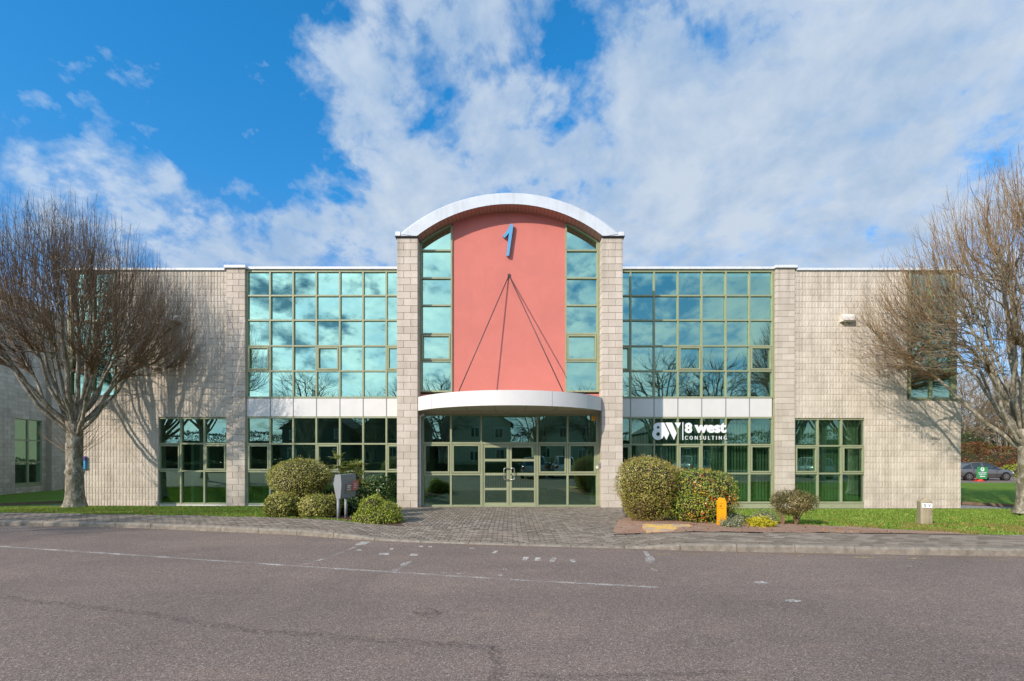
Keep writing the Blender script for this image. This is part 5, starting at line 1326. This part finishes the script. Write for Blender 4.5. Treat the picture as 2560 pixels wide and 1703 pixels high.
# trees across the road (mirrored in the glass) and the tree left of the view whose shadow reaches the left panels
envB = [(1.8,.8),(3.0,2.2),(4.5,3.8),(6.5,4.9),(8.5,5.1),(10.5,4.4),(12.0,3.1),(13.2,1.4)]
tmB = tree2(envB, 2.9, 21, nlimb=16, r0=.18, nsec=170, nw=650, maxpol=105, wl=(.8,2.0), tr=1.9, up=.25, gn=.16, twigs=2, dead=0, seclw=.06)
t0 = put_tree('broad_tree', 'large bare dark tree across the road, nearest of those mirrored right of the tower', (15.5,-13.8,.08), 2.9, .3, .27, tmB, ('bark','twig_dark'), group='bare trees across the road', seed=7)
spots = [(21.5,-15.5,1.0,1.1,'large bare dark tree across the road, second mirrored in the right wing'), (27.5,-12.5,1.08,2.3,'large bare dark tree across the road, mirrored beside the right pier'),
         (-12.5,-21,.85,4.0,'bare dark tree across the road, mirrored left of the tower'), (-17.5,-24,.8,5.2,'bare dark tree across the road, farther one mirrored left of the tower'),
         (-22.5,-17.5,.9,3.6,'bare dark tree across the road, mirrored at the left end of the left wing'), (-7.0,-16.5,.8,1.9,'bare dark tree across the road, mirrored beside the tower left pier'), (3.0,-19.5,.72,.7,'bare dark tree mirrored in the glass over the entrance doors'), (8.5,-19,.75,3.1,'bare dark tree mirrored at the right end of the entrance glazing')]
for (x, y, s_, rz_, lb) in spots:
    c = copy_tree(t0); c.location = (x, y, .08); c.scale = (s_,s_,s_); c.rotation_euler[2] = rz_; c['label'] = lb
tmS = tree2([(z*1.28, r_*1.22) for z, r_ in envL], 3.4, 44, nlimb=16, r0=.09, nsec=150, nw=850, maxpol=100, wl=(1.4,3.6), tr=1.0, up=1.3, gn=.03, twigs=2, dead=0, czmin=-.2, czp=1.3)
tl = put_tree('roadside_tree', 'tall bare tree left of the view, mirrored at the left end of the left wing', (-20.9,2.4,.05), 3.4, .25, .22, tmS, ('bark','twig'), group='roadside wand trees', seed=3)
tr_ = copy_tree(tl); tr_.location = (19.5,4.6,.1); tr_.rotation_euler[2] = 4.0; tr_['label'] = 'tall bare tree right of the view, mirrored beside the right wing pier'
# far trees behind the car park
tmF = tree2([(.6,.8),(2.0,3.0),(4,4.8),(6,5.4),(8,5.2),(10,4.2),(12,2.8),(13.6,1.2)], 1.8, 31, nlimb=16, r0=.15, nsec=200, nw=1100, maxpol=120, wl=(.9,2.4), tr=1.9, up=.35, gn=.12, twigs=2, dead=0, seclw=.05)
f0 = put_tree('bare_tree', 'bare twiggy tree behind the car park, close to the building corner', (50.5,52,-.3), 2.0, .3, .26, tmF, ('bark','twig_pale'), group='bare trees behind the car park', seed=9)
for (x, y, s_, rz_, lb) in ((56.5,50,.9,1.0,'bare twiggy tree behind the car park, directly above the grey saloon'), (61.5,54,1.0,2.0,'bare twiggy tree behind the car park, beside the right trunk'), (54,60,1.0,3.3,'bare twiggy tree far behind the car park, between the two nearer ones'), (64,47,.85,4.4,'bare twiggy tree behind the car park at the right picture edge'), (49,64,.95,5.0,'bare twiggy tree farthest behind the building corner'), (52.5,49,.75,5.6,'low bare twiggy tree just above the roof of the grey saloon'), (58.5,57,1.05,.4,'tall bare twiggy tree behind the right trunk fork')):
    c = copy_tree(f0); c.location = (x, y, -.3); c.scale = (s_,s_,s_); c.rotation_euler[2] = rz_; c['label'] = lb
# hedge behind the car
def hedge(name, label, x0, x1, y0, y1, z0, z1, n, size, mat, base=None, lump=.5):
    e = empty(name, ((x0+x1)/2,(y0+y1)/2,z0), label, 'hedge')
    P_ = RNG.random((n,3)); side = RNG.random(n); N_ = np.zeros((n,3))
    X = x0+(x1-x0)*P_[:,0]
    hgt = np.array([1+.22*noise.noise(Vector((x*.45,y0,0)))+.1*noise.noise(Vector((x*1.6,y0,3))) for x in X])
    top = z0+(z1-z0)*hgt; fr = side < .7
    Y = np.where(fr, y0+RNG.random(n)*.35, y0+(y1-y0)*P_[:,1]); Z = np.where(fr, z0+(top-z0)*P_[:,2], top-RNG.random(n)*.2)
    Y = Y+np.where(fr, (Z-z0)*.25, 0)+np.array([.25*noise.noise(Vector((a,b*2,7))) for a,b in zip(X,Z)])
    N_[:,1] = np.where(fr,-1,0); N_[:,2] = np.where(fr,.4,1)
    V, Fa = leaves(np.stack([X,Y,Z],1), N_, size, .55, .6); pt = np.array([noise.noise(Vector((a*.8,b,c_*1.2))) for a,b,c_ in zip(X,Y,Z)])
    raw_mesh('foliage', V, Fa, np.clip(RNG.random(n)*.8+.1+pt*.5,0,1), mat, e)
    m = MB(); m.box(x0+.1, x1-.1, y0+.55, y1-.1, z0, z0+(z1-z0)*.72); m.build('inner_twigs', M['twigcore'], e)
    return e
hedge('mixed_hedge', 'reddish brown hedge running behind the grey saloon car', 44, 66, 45.5, 48.5, -.35, 2.6, 15000, .17, M['redhedge'])
Yb = 44.3
bush('green_shrub', 'bright green shrub beyond the bonnet of the grey saloon car', 'shrub', [blob(2508,2600,1159,1215,Yb,1.2)], 3500, .11, M['lime'], (PX(2550,Yb),Yb,-.36), lump=.15)
bush('ivy_thicket', 'dark green ivy thicket at the building corner above the hedge', 'shrub', [blob(2395,2440,1080,1170,50,1.2), blob(2425,2490,1096,1180,51,1.2)], 5000, .14, M['darkleaf'], (PX(2415,50),50,-.3), lump=.2)
hedge('scrub_thicket', 'brown twiggy thicket behind the car park trees', 44, 82, 63, 66, -.3, 5.2, 16000, .4, M['redhedge'])
hedge('green_hedge', 'clipped green hedge mirrored in the tall window of the left building', -24, -10, 37.5, 38.5, -.36, 1.5, 4000, .16, M['darkleaf'])
# across the road
hedge('road_hedge', 'long dark green hedge across the road mirrored in the ground floor glass', -45, 50, -14.6, -15.6, .1, 1.25, 16000, .13, M['darkleaf'])

b_ = hedge('tree_belt', 'x', -110, 120, -46, -50, .1, 5.6, 60000, .30, M['twig_dark'])
tag(b_, 'dark leafless thicket far across the road mirrored low in the glass', 'thicket')
# grass blades on the lawns in view
def inpoly_lawn(X, Y):
    ok = np.ones(len(X), bool)
    for i in range(len(X)):
        x, y = X[i], Y[i]
        if y < Yp(x)+.01: ok[i] = False; continue
        if -3.75 < x < 3.7 and y > 14.8: ok[i] = False; continue
        if XL(y) < x < XR(y): ok[i] = False; continue
        if 2.05 < x < 8.5 and y < float(np.interp(x, [2.05,2.6,3.2,4.9,5.3,6.3,7.0,7.7,8.5], [9.35,11.2,12.0,11.7,11.1,10.5,10.0,9.5,8.7])): ok[i] = False; continue
        if -5.5 < x < -2.0 and y > Yp(x)+.2 and y < float(np.interp(x, [-5.6,-5.2,-3.4,-2.6,-2.05], [11.2,12.2,12.6,11.6,10.3])): ok[i] = False
        if x > -3.1 and x < -1.9 and y < 11.5: ok[i] = False
    return ok
def grass(n, x0, x1, y1, dry=False, hgt=.045):
    X = RNG.uniform(x0,x1,n); base = np.array([Yp(x) for x in X]); Y = base+(y1-base)*RNG.random(n)**1.25
    ok = inpoly_lawn(X, Y); X, Y = X[ok], Y[ok]
    if dry:
        k = np.array([noise.noise(Vector((a*.9,b*1.6,2)))+.35*noise.noise(Vector((a*4,b*4,2))) > -.12+.16*(b-Yp(a)) for a,b in zip(X,Y)]); X, Y = X[k], Y[k]
    n = len(X); Z = np.array([zg(a,b) for a,b in zip(X,Y)]); a = RNG.uniform(0,6.283,n); w_ = .006+.004*RNG.random(n); h_ = hgt*RNG.uniform(.5,1.2,n); ln = RNG.uniform(-.03,.03,(n,2))
    V = np.empty((n,3,3)); V[:,0] = np.stack([X-np.cos(a)*w_,Y-np.sin(a)*w_,Z],1); V[:,1] = np.stack([X+np.cos(a)*w_,Y+np.sin(a)*w_,Z],1); V[:,2] = np.stack([X+ln[:,0],Y+ln[:,1],Z+h_],1)
    o = raw_mesh('grass', V.reshape(-1,3), np.arange(3*n).reshape(n,3), RNG.random(n), M['blade_dry' if dry else 'blade'])
    tag(o, 'dry straw coloured grass patches beside the footpath' if dry else 'short green lawn grass in front of the building', 'grass', kind='stuff')
grass(60000, -17.5, -2.3, 16.4); grass(75000, 4.5, 19, 16.4); grass(42000, 5.0, 17, 11.2, True, .052); grass(5000, -17, -9, 13.5, True, .04)

X = RNG.uniform(-16,17,2600); Y = np.array([Yp(x) for x in X])+RNG.random(2600)**1.6*5.0; ok = inpoly_lawn(X,Y)|((X>2.2)&(X<7.4)&(Y<11)); X, Y = X[ok], Y[ok]
P_ = np.stack([X,Y,np.array([zg(a,b)+.028 for a,b in zip(X,Y)])],1); V, Fa = leaves(P_, np.tile([0,0,1.],(len(P_),1)), .05, .6, .5)
tag(raw_mesh('leaf_litter', V, Fa, RNG.random(len(P_)), M['deadleaf']), 'scattered brown dead leaves on the lawns and soil', 'leaf litter', kind='stuff')
# ------------------------------------------------------------------ grey sign on posts
gs = empty('directory_sign', (PX(851.5,10.9),10.9,zg(-4.05,10.9)), 'grey box shaped directory sign on two round posts among the left shrubs', 'sign')
n0_ = Vector((PX(851.5,10.9), 10.9)); f0_ = Vector((PX(889,11.62), 11.62)); du = (f0_-n0_); L_ = du.length; du.normalize(); dn = Vector((du.y,-du.x))
z1_, z0_ = PZ(1187,10.9), PZ(1247,10.9); zm_ = z1_-(z1_-z0_)*.42
prof = [(.0,z1_),(.02,zm_),(-.01,z0_),(-.115,z0_),(-.185,zm_+.02),(-.14,z1_)]
m = MB()
for s_ in (0, L_):
    for (o_, z) in prof: p = n0_+du*s_+dn*o_; m.v.append((p.x,p.y,z))
k = 6
for i in range(k): j=(i+1)%k; m.face((i,j,k+j,k+i))
m.face(tuple(range(k))[::-1]); m.face(tuple(range(k,2*k)))
m.build('sign_box', M['grey'], gs, fix=True)
def face_quad(name, s0, s1, za, zb_, mat, lift=.012):
    m = MB(); ps = []
    for s_, z in ((s0,zb_),(s1,zb_),(s1,za),(s0,za)):
        o_ = .02+(z-zm_)/(z1_-zm_)*(-.02) if z > zm_ else .02-(zm_-z)/(zm_-z0_)*.03
        p = n0_+du*s_+dn*(o_+lift); ps.append((p.x,p.y,z))
    m.quad(*ps); back = [tuple(Vector(q)-Vector((dn.x,dn.y,0))*lift*.8) for q in ps]
    for i in range(4): j=(i+1)%4; m.quad(ps[i],ps[j],back[j],back[i])
    return m.build(name, mat, gs)
pw_ = face_quad('notice_panel', L_*.28, L_*.66, zm_+.02, zm_-.20, M['brownpanel'], .03); pq = face_quad('notice_panel', L_*.68, L_*1.06, zm_+.06, zm_-.17, M['redpanel'], .04)
for (s0, z) in ((.34, zm_-.03), (.34, zm_-.07), (.34, zm_-.12)): face_quad('notice_line', L_*s0, L_*(s0+ru(.12,.24)), z, z-.018, M['letter'], .034)
for (s0, z) in ((.76, zm_-.0), (.76, zm_-.04), (.76, zm_-.09)): face_quad('notice_line', L_*s0, L_*(s0+ru(.1,.2)), z, z-.014, M['letter'], .044)
for k in range(7): face_quad('sign_letter', L_*(.2+.09*k), L_*(.2+.09*k+.05), z1_-.10, z1_-.125, m_plain('faded_gold', sr(170,158,120), .5) if k == 0 else bpy.data.materials['faded_gold'], .004)
for (x, Y_, zt_) in ((851.5,10.93,z0_), (872.5,11.28,z0_)):
    m = MB(); X = n0_.x+du.x*(Y_-n0_.y)/du.y-.07; m.tube([(X,Y_,zg(X,Y_)-.05),(X,Y_,zt_+.01)], .035, 12, True); m.build('post', M['grey'], gs, smooth=True)

# yellow marker post
Y_ = 10.12; xa, xb = PX(1794,Y_), PX(1813.5,Y_); zt_, zc_ = PZ(1245,Y_), PZ(1254,Y_); z0_p = zg(4.65,Y_)-.03
mp_ = empty('marker_post', ((xa+xb)/2,Y_,z0_p), 'bright yellow chamfered concrete marker post with a black H', 'marker post')
m = MB(); m.prism([(xa,z0_p),(xb,z0_p),(xb,zc_),(xb-.05,zt_),(xa+.05,zt_),(xa,zc_)], Y_-.05, Y_+.05); m.build('post', M['yellow'], mp_)
x0t = xa+(xb-xa)*.15; text_fit('hydrant_letter', 'H', x0t, x0t+.035, PZ(1267.5,Y_), PZ(1262,Y_), Y_-.0505, M['black'], mp_, .01, .002)
for zz_ in (1258.5, 1270.5): bar('marker_line', xa+(xb-xa)*.2, xa+(xb-xa)*.62, Y_-.0525, Y_-.0505, PZ(zz_+.5,Y_), PZ(zz_,Y_), M['black'], mp_, c=.0005)
# yellow slab lying on the soil
P4 = [road_pt(1606,1309.5,.11), road_pt(1737,1324,.11), road_pt(1728,1309.5,.11), road_pt(1618,1329,.11)]
m = MB(); a = road_pt(1608,1311,.14); b = road_pt(1725,1309,.14); c = road_pt(1737,1327,.12); d = road_pt(1617,1328,.14); a2 = road_pt(1606,1316,.14)
poly = [a2, d, c, b, a]; zt1 = [.155,.15,.11,.12,.15]; n = 5
m.v = [(p[0],p[1],z) for p, z in zip(poly, zt1)]+[(p[0],p[1],z-.05) for p, z in zip(poly, zt1)]
m.face(tuple(range(n))); m.face(tuple(range(2*n-1,n-1,-1)))
for i in range(n): j=(i+1)%n; m.face((j,i,n+i,n+j))
tag(m.build('fallen_marker_slab', M['yslab'], fix=True), 'fallen worn yellow painted slab lying on the red soil', 'slab')
# SV stone post
Y_ = 10.55; xa, xb = PX(2297,Y_), PX(2326,Y_); z0_p = zg(10,Y_)-.03; zt_, zc_ = PZ(1245,Y_), PZ(1254,Y_)
sv = empty('hydrant_post', ((xa+xb)/2,Y_,z0_p), 'short weathered concrete post with white SV plate on the right lawn', 'marker post')
m = MB(); ang = R(-22); cxp = (xa+xb)/2; hw_, hd = .105, .10
def rp(u, v_, z): return (cxp+u*math.cos(ang)-v_*math.sin(ang), Y_+u*math.sin(ang)+v_*math.cos(ang), z)
levels = [(z0_p,1.0),(z0_p+.2,1.0),(zc_,1.0)]
for z, s_ in levels:
    for (u, v_) in ((-hw_,-hd),(hw_,-hd),(hw_,hd),(-hw_,hd)): m.v.append(rp(u*s_+ru(-.003,.003), v_*s_, z))
for l_ in range(2):
    for i in range(4): j=(i+1)%4; m.face((l_*4+i,l_*4+j,l_*4+4+j,l_*4+4+i))
n = len(m.v); m.v += [rp(-hw_*.15,-hd*.5,zt_), rp(hw_*.15,-hd*.5,zt_), rp(hw_*.15,hd*.5,zt_), rp(-hw_*.15,hd*.5,zt_)]
for i in range(4): j=(i+1)%4; m.face((8+i,8+j,n+j,n+i))
m.face((n,n+1,n+2,n+3)); m.build('post', M['stonepost'], sv)
fr_o = Vector(rp(0,-hd,0)); fu = Vector((math.cos(ang),math.sin(ang),0)); fn = Vector((math.sin(ang),-math.cos(ang),0)); fv = Vector((0,0,1))
m = MB(); pz0, pz1 = PZ(1268.5,Y_), PZ(1257.3,Y_)
def fp(u, z, d): q = fr_o+fu*u+fn*d; return (q.x,q.y,z)
for (d0,) in ((.012,),): m.quad(fp(-.088,pz0,d0),fp(.098,pz0,d0),fp(.098,pz1,d0),fp(-.088,pz1,d0)); m.quad(fp(-.088,pz1,d0),fp(.098,pz1,d0),fp(.098,pz1,.001),fp(-.088,pz1,.001)); m.quad(fp(-.088,pz0,.001),fp(-.088,pz0,d0),fp(-.088,pz1,d0),fp(-.088,pz1,.001)); m.quad(fp(.098,pz0,d0),fp(.098,pz0,.001),fp(.098,pz1,.001),fp(.098,pz1,d0)); m.quad(fp(-.088,pz0,.001),fp(.098,pz0,.001),fp(.098,pz0,d0),fp(-.088,pz0,d0))
pl_ = m.build('plate', M['letter'], sv); ph = pz1-pz0
for tx_, u0, u1 in (('S', -.050, -.012), ('V', .026, .068)): text_fit('plate_letter', tx_, u0, u1, pz0+ph*.2, pz0+ph*.84, 0, M['black'], pl_, .012, .002, frame=(fr_o+fn*.0125, fu, fv, fn))

# ------------------------------------------------------------------ cars
def car(name, label, paint, L_=4.75, group='parked cars', H_=1.45, hatch=False):
    """car pointing to +X, rear at x=0, built at the origin"""
    e = empty(name, (0,0,0), label, 'car', group); W2 = .9
    def body_sections():
        st = [(0.0,.50,.86,.66),(.06,.34,.93,.80),(.25,.27,.97,.87),(.7,.24,.985,.90),(1.2,.22,.98,.905),(2.2,.20,.96,.91),(3.2,.20,.95,.905),(3.75,.22,.93,.895),(4.15,.24,.87,.87),(4.5,.28,.78,.80),(4.68,.34,.66,.70),(4.75,.42,.56,.58)]
        return [(x*L_/4.75,a,b,c) for x,a,b,c in st]
    m = MB(); ss = body_sections(); ring_ = []
    for (x, zb_, zt_, w_) in ss:
        h_ = zt_-zb_
        half = [(w_*.80,zb_),(w_*.95,zb_+h_*.12),(w_,zb_+h_*.45),(w_*.985,zb_+h_*.72),(w_*.94,zb_+h_*.9),(w_*.80,zt_),(w_*.4,zt_+.02)]
        pts_ = [(x,-y,z) for y,z in half]+[(x,y,z) for y,z in half[::-1]]; ring_.append(len(m.v)); m.v += pts_
    k = 14
    for a, b in zip(ring_[:-1], ring_[1:]):
        for i in range(k): j=(i+1)%k; m.face((a+i,b+i,b+j,a+j), .5)
    m.face(tuple(ring_[0]+i for i in range(k)), .5); m.face(tuple(ring_[-1]+i for i in range(k))[::-1], .5)
    # roof and pillars
    q = L_/4.75
    cab = [(.45,.94,.60),(.95,1.24,.62),(1.35,1.40,.60),(1.9,1.46,.60),(2.4,1.45,.60),(2.75,1.38,.60),(3.2,1.18,.63),(3.62,.94,.66)]
    if hatch: cab = [(.08,.94,.62),(.30,1.25,.62),(.55,1.42,.60)]+cab[3:]
    r2 = []
    for (x, zt_, w_) in cab:
        lw = .80; zt_ = zt_*H_/1.45; r2.append(len(m.v)); m.v += [(x*q,-w_,zt_),(x*q,-w_*.6,zt_+.025),(x*q,w_*.6,zt_+.025),(x*q,w_,zt_)]
    for a, b in zip(r2[2:-3], r2[3:-2]):
        for i in range(3): m.face((a+i,b+i,b+i+1,a+i+1), .5)
    body = m.build('body', M[paint], e, smooth=True, fix=True)
    # side glass, screens
    for sgn in (-1, 1):
        g = MB(); top_ = [(x*q, sgn*w_, zt_*H_/1.45-.03) for (x,zt_,w_) in cab]; bot = [(x*q, sgn*.81, .93) for (x,_,_) in cab]
        for i in range(len(cab)-1): g.quad(bot[i], bot[i+1], top_[i+1], top_[i])
        g.build('side_glass', M['carglass'], e)
        p = MB()
        p.tube([(cab[0][0]*q,sgn*.80,.93)]+[(x*q,sgn*(w_+.005),zt_*H_/1.45-.0) for (x,zt_,w_) in cab]+[(cab[-1][0]*q,sgn*.80,.92)], .033, 5)
        for xx in (1.25, 2.12): zt_ = np.interp(xx,[c_[0] for c_ in cab],[c_[1] for c_ in cab])*H_/1.45; p.tube([(xx*q,sgn*.825,.92),(xx*q+.02,sgn*.615,zt_)], .032, 4)
        p.build('pillars', M[paint], e)
        mr = MB(); mr.ellipsoid((3.15*q,sgn*1.0,1.0), (.06,.09,.07), 10, 6); mr.build('mirror', M[paint], e, smooth=True)
        tl_ = MB(); tl_.cbox(-.01,.22*q,min(sgn*.62,sgn*.87),max(sgn*.62,sgn*.87),.68,.86,.02); tl_.build('tail_lamp', M['lampred'], e)
        hl = MB(); hl.cbox(4.38*q,4.66*q,min(sgn*.5,sgn*.75),max(sgn*.5,sgn*.75),.56,.70,.02); hl.build('headlight', M['lampwhite'], e)
        tr2 = MB(); tr2.cbox(.9*q, 3.75*q, min(sgn*.9,sgn*.925), max(sgn*.9,sgn*.925), .46, .50, .006); tr2.build('side_trim', M['dark'], e)
        ds = MB()
        for xx in (1.25,2.15,3.12): ds.box(xx*q-.004, xx*q+.004, min(sgn*.88,sgn*.912), max(sgn*.88,sgn*.912), .30, .9)
        ds.build('door_gap', M['dark'], e)
        for xx in (.88, 3.85):
            ar = MB(); ar.tube([(xx*q,sgn*.70,.33),(xx*q,sgn*.905,.33)], .375, 24, True); ar.build('wheel_arch', M['black'], e)
            wt_ = MB(); wt_.tube([(xx*q,sgn*.72,.315),(xx*q,sgn*.90,.315),(xx*q,sgn*.925,.315)], [.315,.315,.29], 28, True); wh = wt_.build('wheel', M['tyre'], e, fix=True)
            rm = MB(); rm.tube([(xx*q,sgn*.9252,.315),(xx*q,sgn*.93,.315)], .07, 12, True)
            for a_ in range(7):
                t_ = 2*math.pi*a_/7; c1, s1 = math.cos(t_), math.sin(t_); rm.tube([(xx*q+c1*.06,sgn*.93,.315+s1*.06),(xx*q+c1*.2,sgn*.93,.315+s1*.2)], .022, 4)
            rr_ = [(xx*q+.205*math.cos(t_),sgn*.928,.315+.205*math.sin(t_)) for t_ in np.linspace(0,2*math.pi,21)]; rm.tube(rr_, .016, 4); rm.build('rim', M['rim'], wh)
    ws = MB(); a_, b_ = cab[-1], cab[-3]; ws.quad((a_[0]*q,-.66,.95),(a_[0]*q,.66,.95),(b_[0]*q,.6,b_[1]*H_/1.45),(b_[0]*q,-.6,b_[1]*H_/1.45)); ws.build('windscreen', M['carglass'], e)
    ws = MB(); a_, b_ = cab[0], cab[2]; ws.quad((a_[0]*q-.02,.66,.96),(a_[0]*q-.02,-.66,.96),(b_[0]*q,-.6,b_[1]*H_/1.45),(b_[0]*q,.6,b_[1]*H_/1.45)); ws.build('rear_window', M['carglass'], e)
    pb = MB(); pb.cbox(-.035,.0,-.26,.26,.60,.71,.004); pb.build('number_plate', M['lampwhite'], e)
    return e
c1 = car('parked_car', 'dark grey saloon car parked on the car park beyond the building corner', 'paint_grey')
c1.location = (PX(2393,37.2), 38.0, -.37)
def addcar(src, loc, rz_, lb):
    c = copy_tree(src); c.location = loc; c.rotation_euler[2] = rz_; c['label'] = lb; return c
c2 = car('parked_car', 'white hatchback car mirrored in the right side of the entrance glazing', 'paint_white', 4.3, H_=1.5, hatch=True); c2.location = (3.75,-1.2,0); c2.rotation_euler[2] = R(-90)
c3 = car('parked_car', 'silver blue car mirrored in the right door leaf', 'paint_blue', 4.2, H_=1.5, hatch=True); c3.location = (1.55,-1.5,0); c3.rotation_euler[2] = R(-90)
addcar(c3, (14.2,-1.0,0), R(-92), 'silver blue car mirrored above the berry hedge in the right wing')
addcar(c3, (22.5,.6,0), R(-88), 'silver blue car mirrored in the far right ground floor window')
# cone and green sign
Y_ = 36.0; xa, xb = PX(2438,Y_), PX(2464,Y_)
tc_ = empty('traffic_cone', ((xa+xb)/2,Y_+.1,-.37), 'orange red traffic cone base under the green parking sign', 'cone')
m = MB(); cx_ = (xa+xb)/2; m.tube([(cx_,Y_+.1,-.36),(cx_,Y_+.1,-.33),(cx_,Y_+.1,-.32),(cx_,Y_+.1,.55)], [.33,.33,.24,.03], 20, True); m.build('cone', M['cone'], tc_, smooth=False)
ps_ = empty('parking_sign', (cx_,Y_-.05,-.17), 'green customer parking board with white P and arrow on a cone', 'sign')
zt_, zb_ = PZ(1167,Y_), PZ(1196.5,Y_); m = MB(); sk = .06
m.prism([(xa-sk,zb_),(xb-sk,zb_-.04),(xb+.02,zt_-.03),(xa+.03,zt_)], Y_-.16, Y_-.13); m.build('board', M['signgreen'], ps_)
m = MB(); m.tube([(cx_,Y_-.161,zt_-.20),(cx_,Y_-.164,zt_-.20)], .15, 24, True); m.build('disc', M['letter'], ps_)
text_fit('sign_letter', 'P', cx_-.06, cx_+.07, zt_-.29, zt_-.11, Y_-.1645, M['signgreen'], ps_, .03, .004)
text_fit('sign_letter', 'CUSTOMER', cx_-.34, cx_+.32, zt_-.50, zt_-.42, Y_-.161, M['letter'], ps_, .01, .004); text_fit('sign_letter', 'PARKING', cx_-.28, cx_+.26, zt_-.62, zt_-.54, Y_-.161, M['letter'], ps_, .01, .004)
m = MB(); zz_ = zt_-.75; m.prism([(cx_-.22,zz_),(cx_-.1,zz_+.07),(cx_-.1,zz_+.025),(cx_+.2,zz_+.025),(cx_+.2,zz_-.025),(cx_-.1,zz_-.025),(cx_-.1,zz_-.07)][::-1], Y_-.166, Y_-.161); m.build('arrow', M['letter'], ps_)

# ------------------------------------------------------------------ houses across the road (mirrored)
def house(label, x0, x1, y0, y1, h_, rh, wall, nwin=3, group='houses across the road'):
    e = empty('house', ((x0+x1)/2,(y0+y1)/2,.1), label, 'house', group)
    m = MB(); m.box(x0,x1,y0,y1,.1,h_); xm=(x0+x1)/2; ym=(y0+y1)/2
    m.prism([(x0,h_),(x1,h_),(xm,h_+rh)], y0+.01, y1-.01); m.build('wall', M[wall], e)
    r_ = MB(); o_ = .35
    r_.quad((x0-o_,y0-o_,h_-.2),(xm,y0-o_,h_+rh+.1),(xm,y1+o_,h_+rh+.1),(x0-o_,y1+o_,h_-.2)); r_.quad((x1+o_,y0-o_,h_-.2),(x1+o_,y1+o_,h_-.2),(xm,y1+o_,h_+rh+.1),(xm,y0-o_,h_+rh+.1))
    rf = r_.build('roof', M['slate'], e); ch = MB(); ch.box(xm-.4,xm+.4,ym-.4,ym+.4,h_+rh-.4,h_+rh+1.0); ch.build('chimney', M[wall], rf)
    for lv in (1.2, 4.0):
        if lv+1.3 > h_: continue
        for i in range(nwin):
            xx = x0+(x1-x0)*(i+.5)/nwin; f_ = MB()
            for q in ((xx-.55,xx-.47,lv,lv+1.3),(xx+.47,xx+.55,lv,lv+1.3),(xx-.04,xx+.04,lv+.08,lv+1.22),(xx-.47,xx+.47,lv,lv+.08),(xx-.47,xx+.47,lv+1.22,lv+1.3)): f_.box(q[0],q[1],y1,y1+.06,q[2],q[3])
            w_ = f_.build('window', M['wframe'], e); g = MB(); g.quad((xx+.47,y1+.02,lv+.08),(xx-.47,y1+.02,lv+.08),(xx-.47,y1+.02,lv+1.22),(xx+.47,y1+.02,lv+1.22)); g.build('pane', M['carglass'], w_)
house('slate grey gabled house across the road mirrored in the left wing', -30, -21, -34, -26, 5.6, 3.0, 'housedark')
house('slate grey gabled house across the road, second mirrored in the left wing', -20, -11.5, -35, -27, 5.6, 2.8, 'housedark')
house('cream rendered house across the road mirrored left of the doors', -9, 0, -36, -27, 6.0, 2.6, 'housewall')
house('cream rendered house across the road mirrored right of the doors', 3, 11, -40, -31, 5.6, 2.6, 'housewall')
house('slate grey house across the road mirrored in the right wing', 20, 30, -42, -33, 5.6, 2.8, 'housedark')
house('cream rendered house mirrored in the tall window of the left building', -24, -8, 46, 54, 6.5, 2.4, 'housewall', 4)
print('objects', len(bpy.data.objects), 'polys', sum(len(m_.polygons) for m_ in bpy.data.meshes))
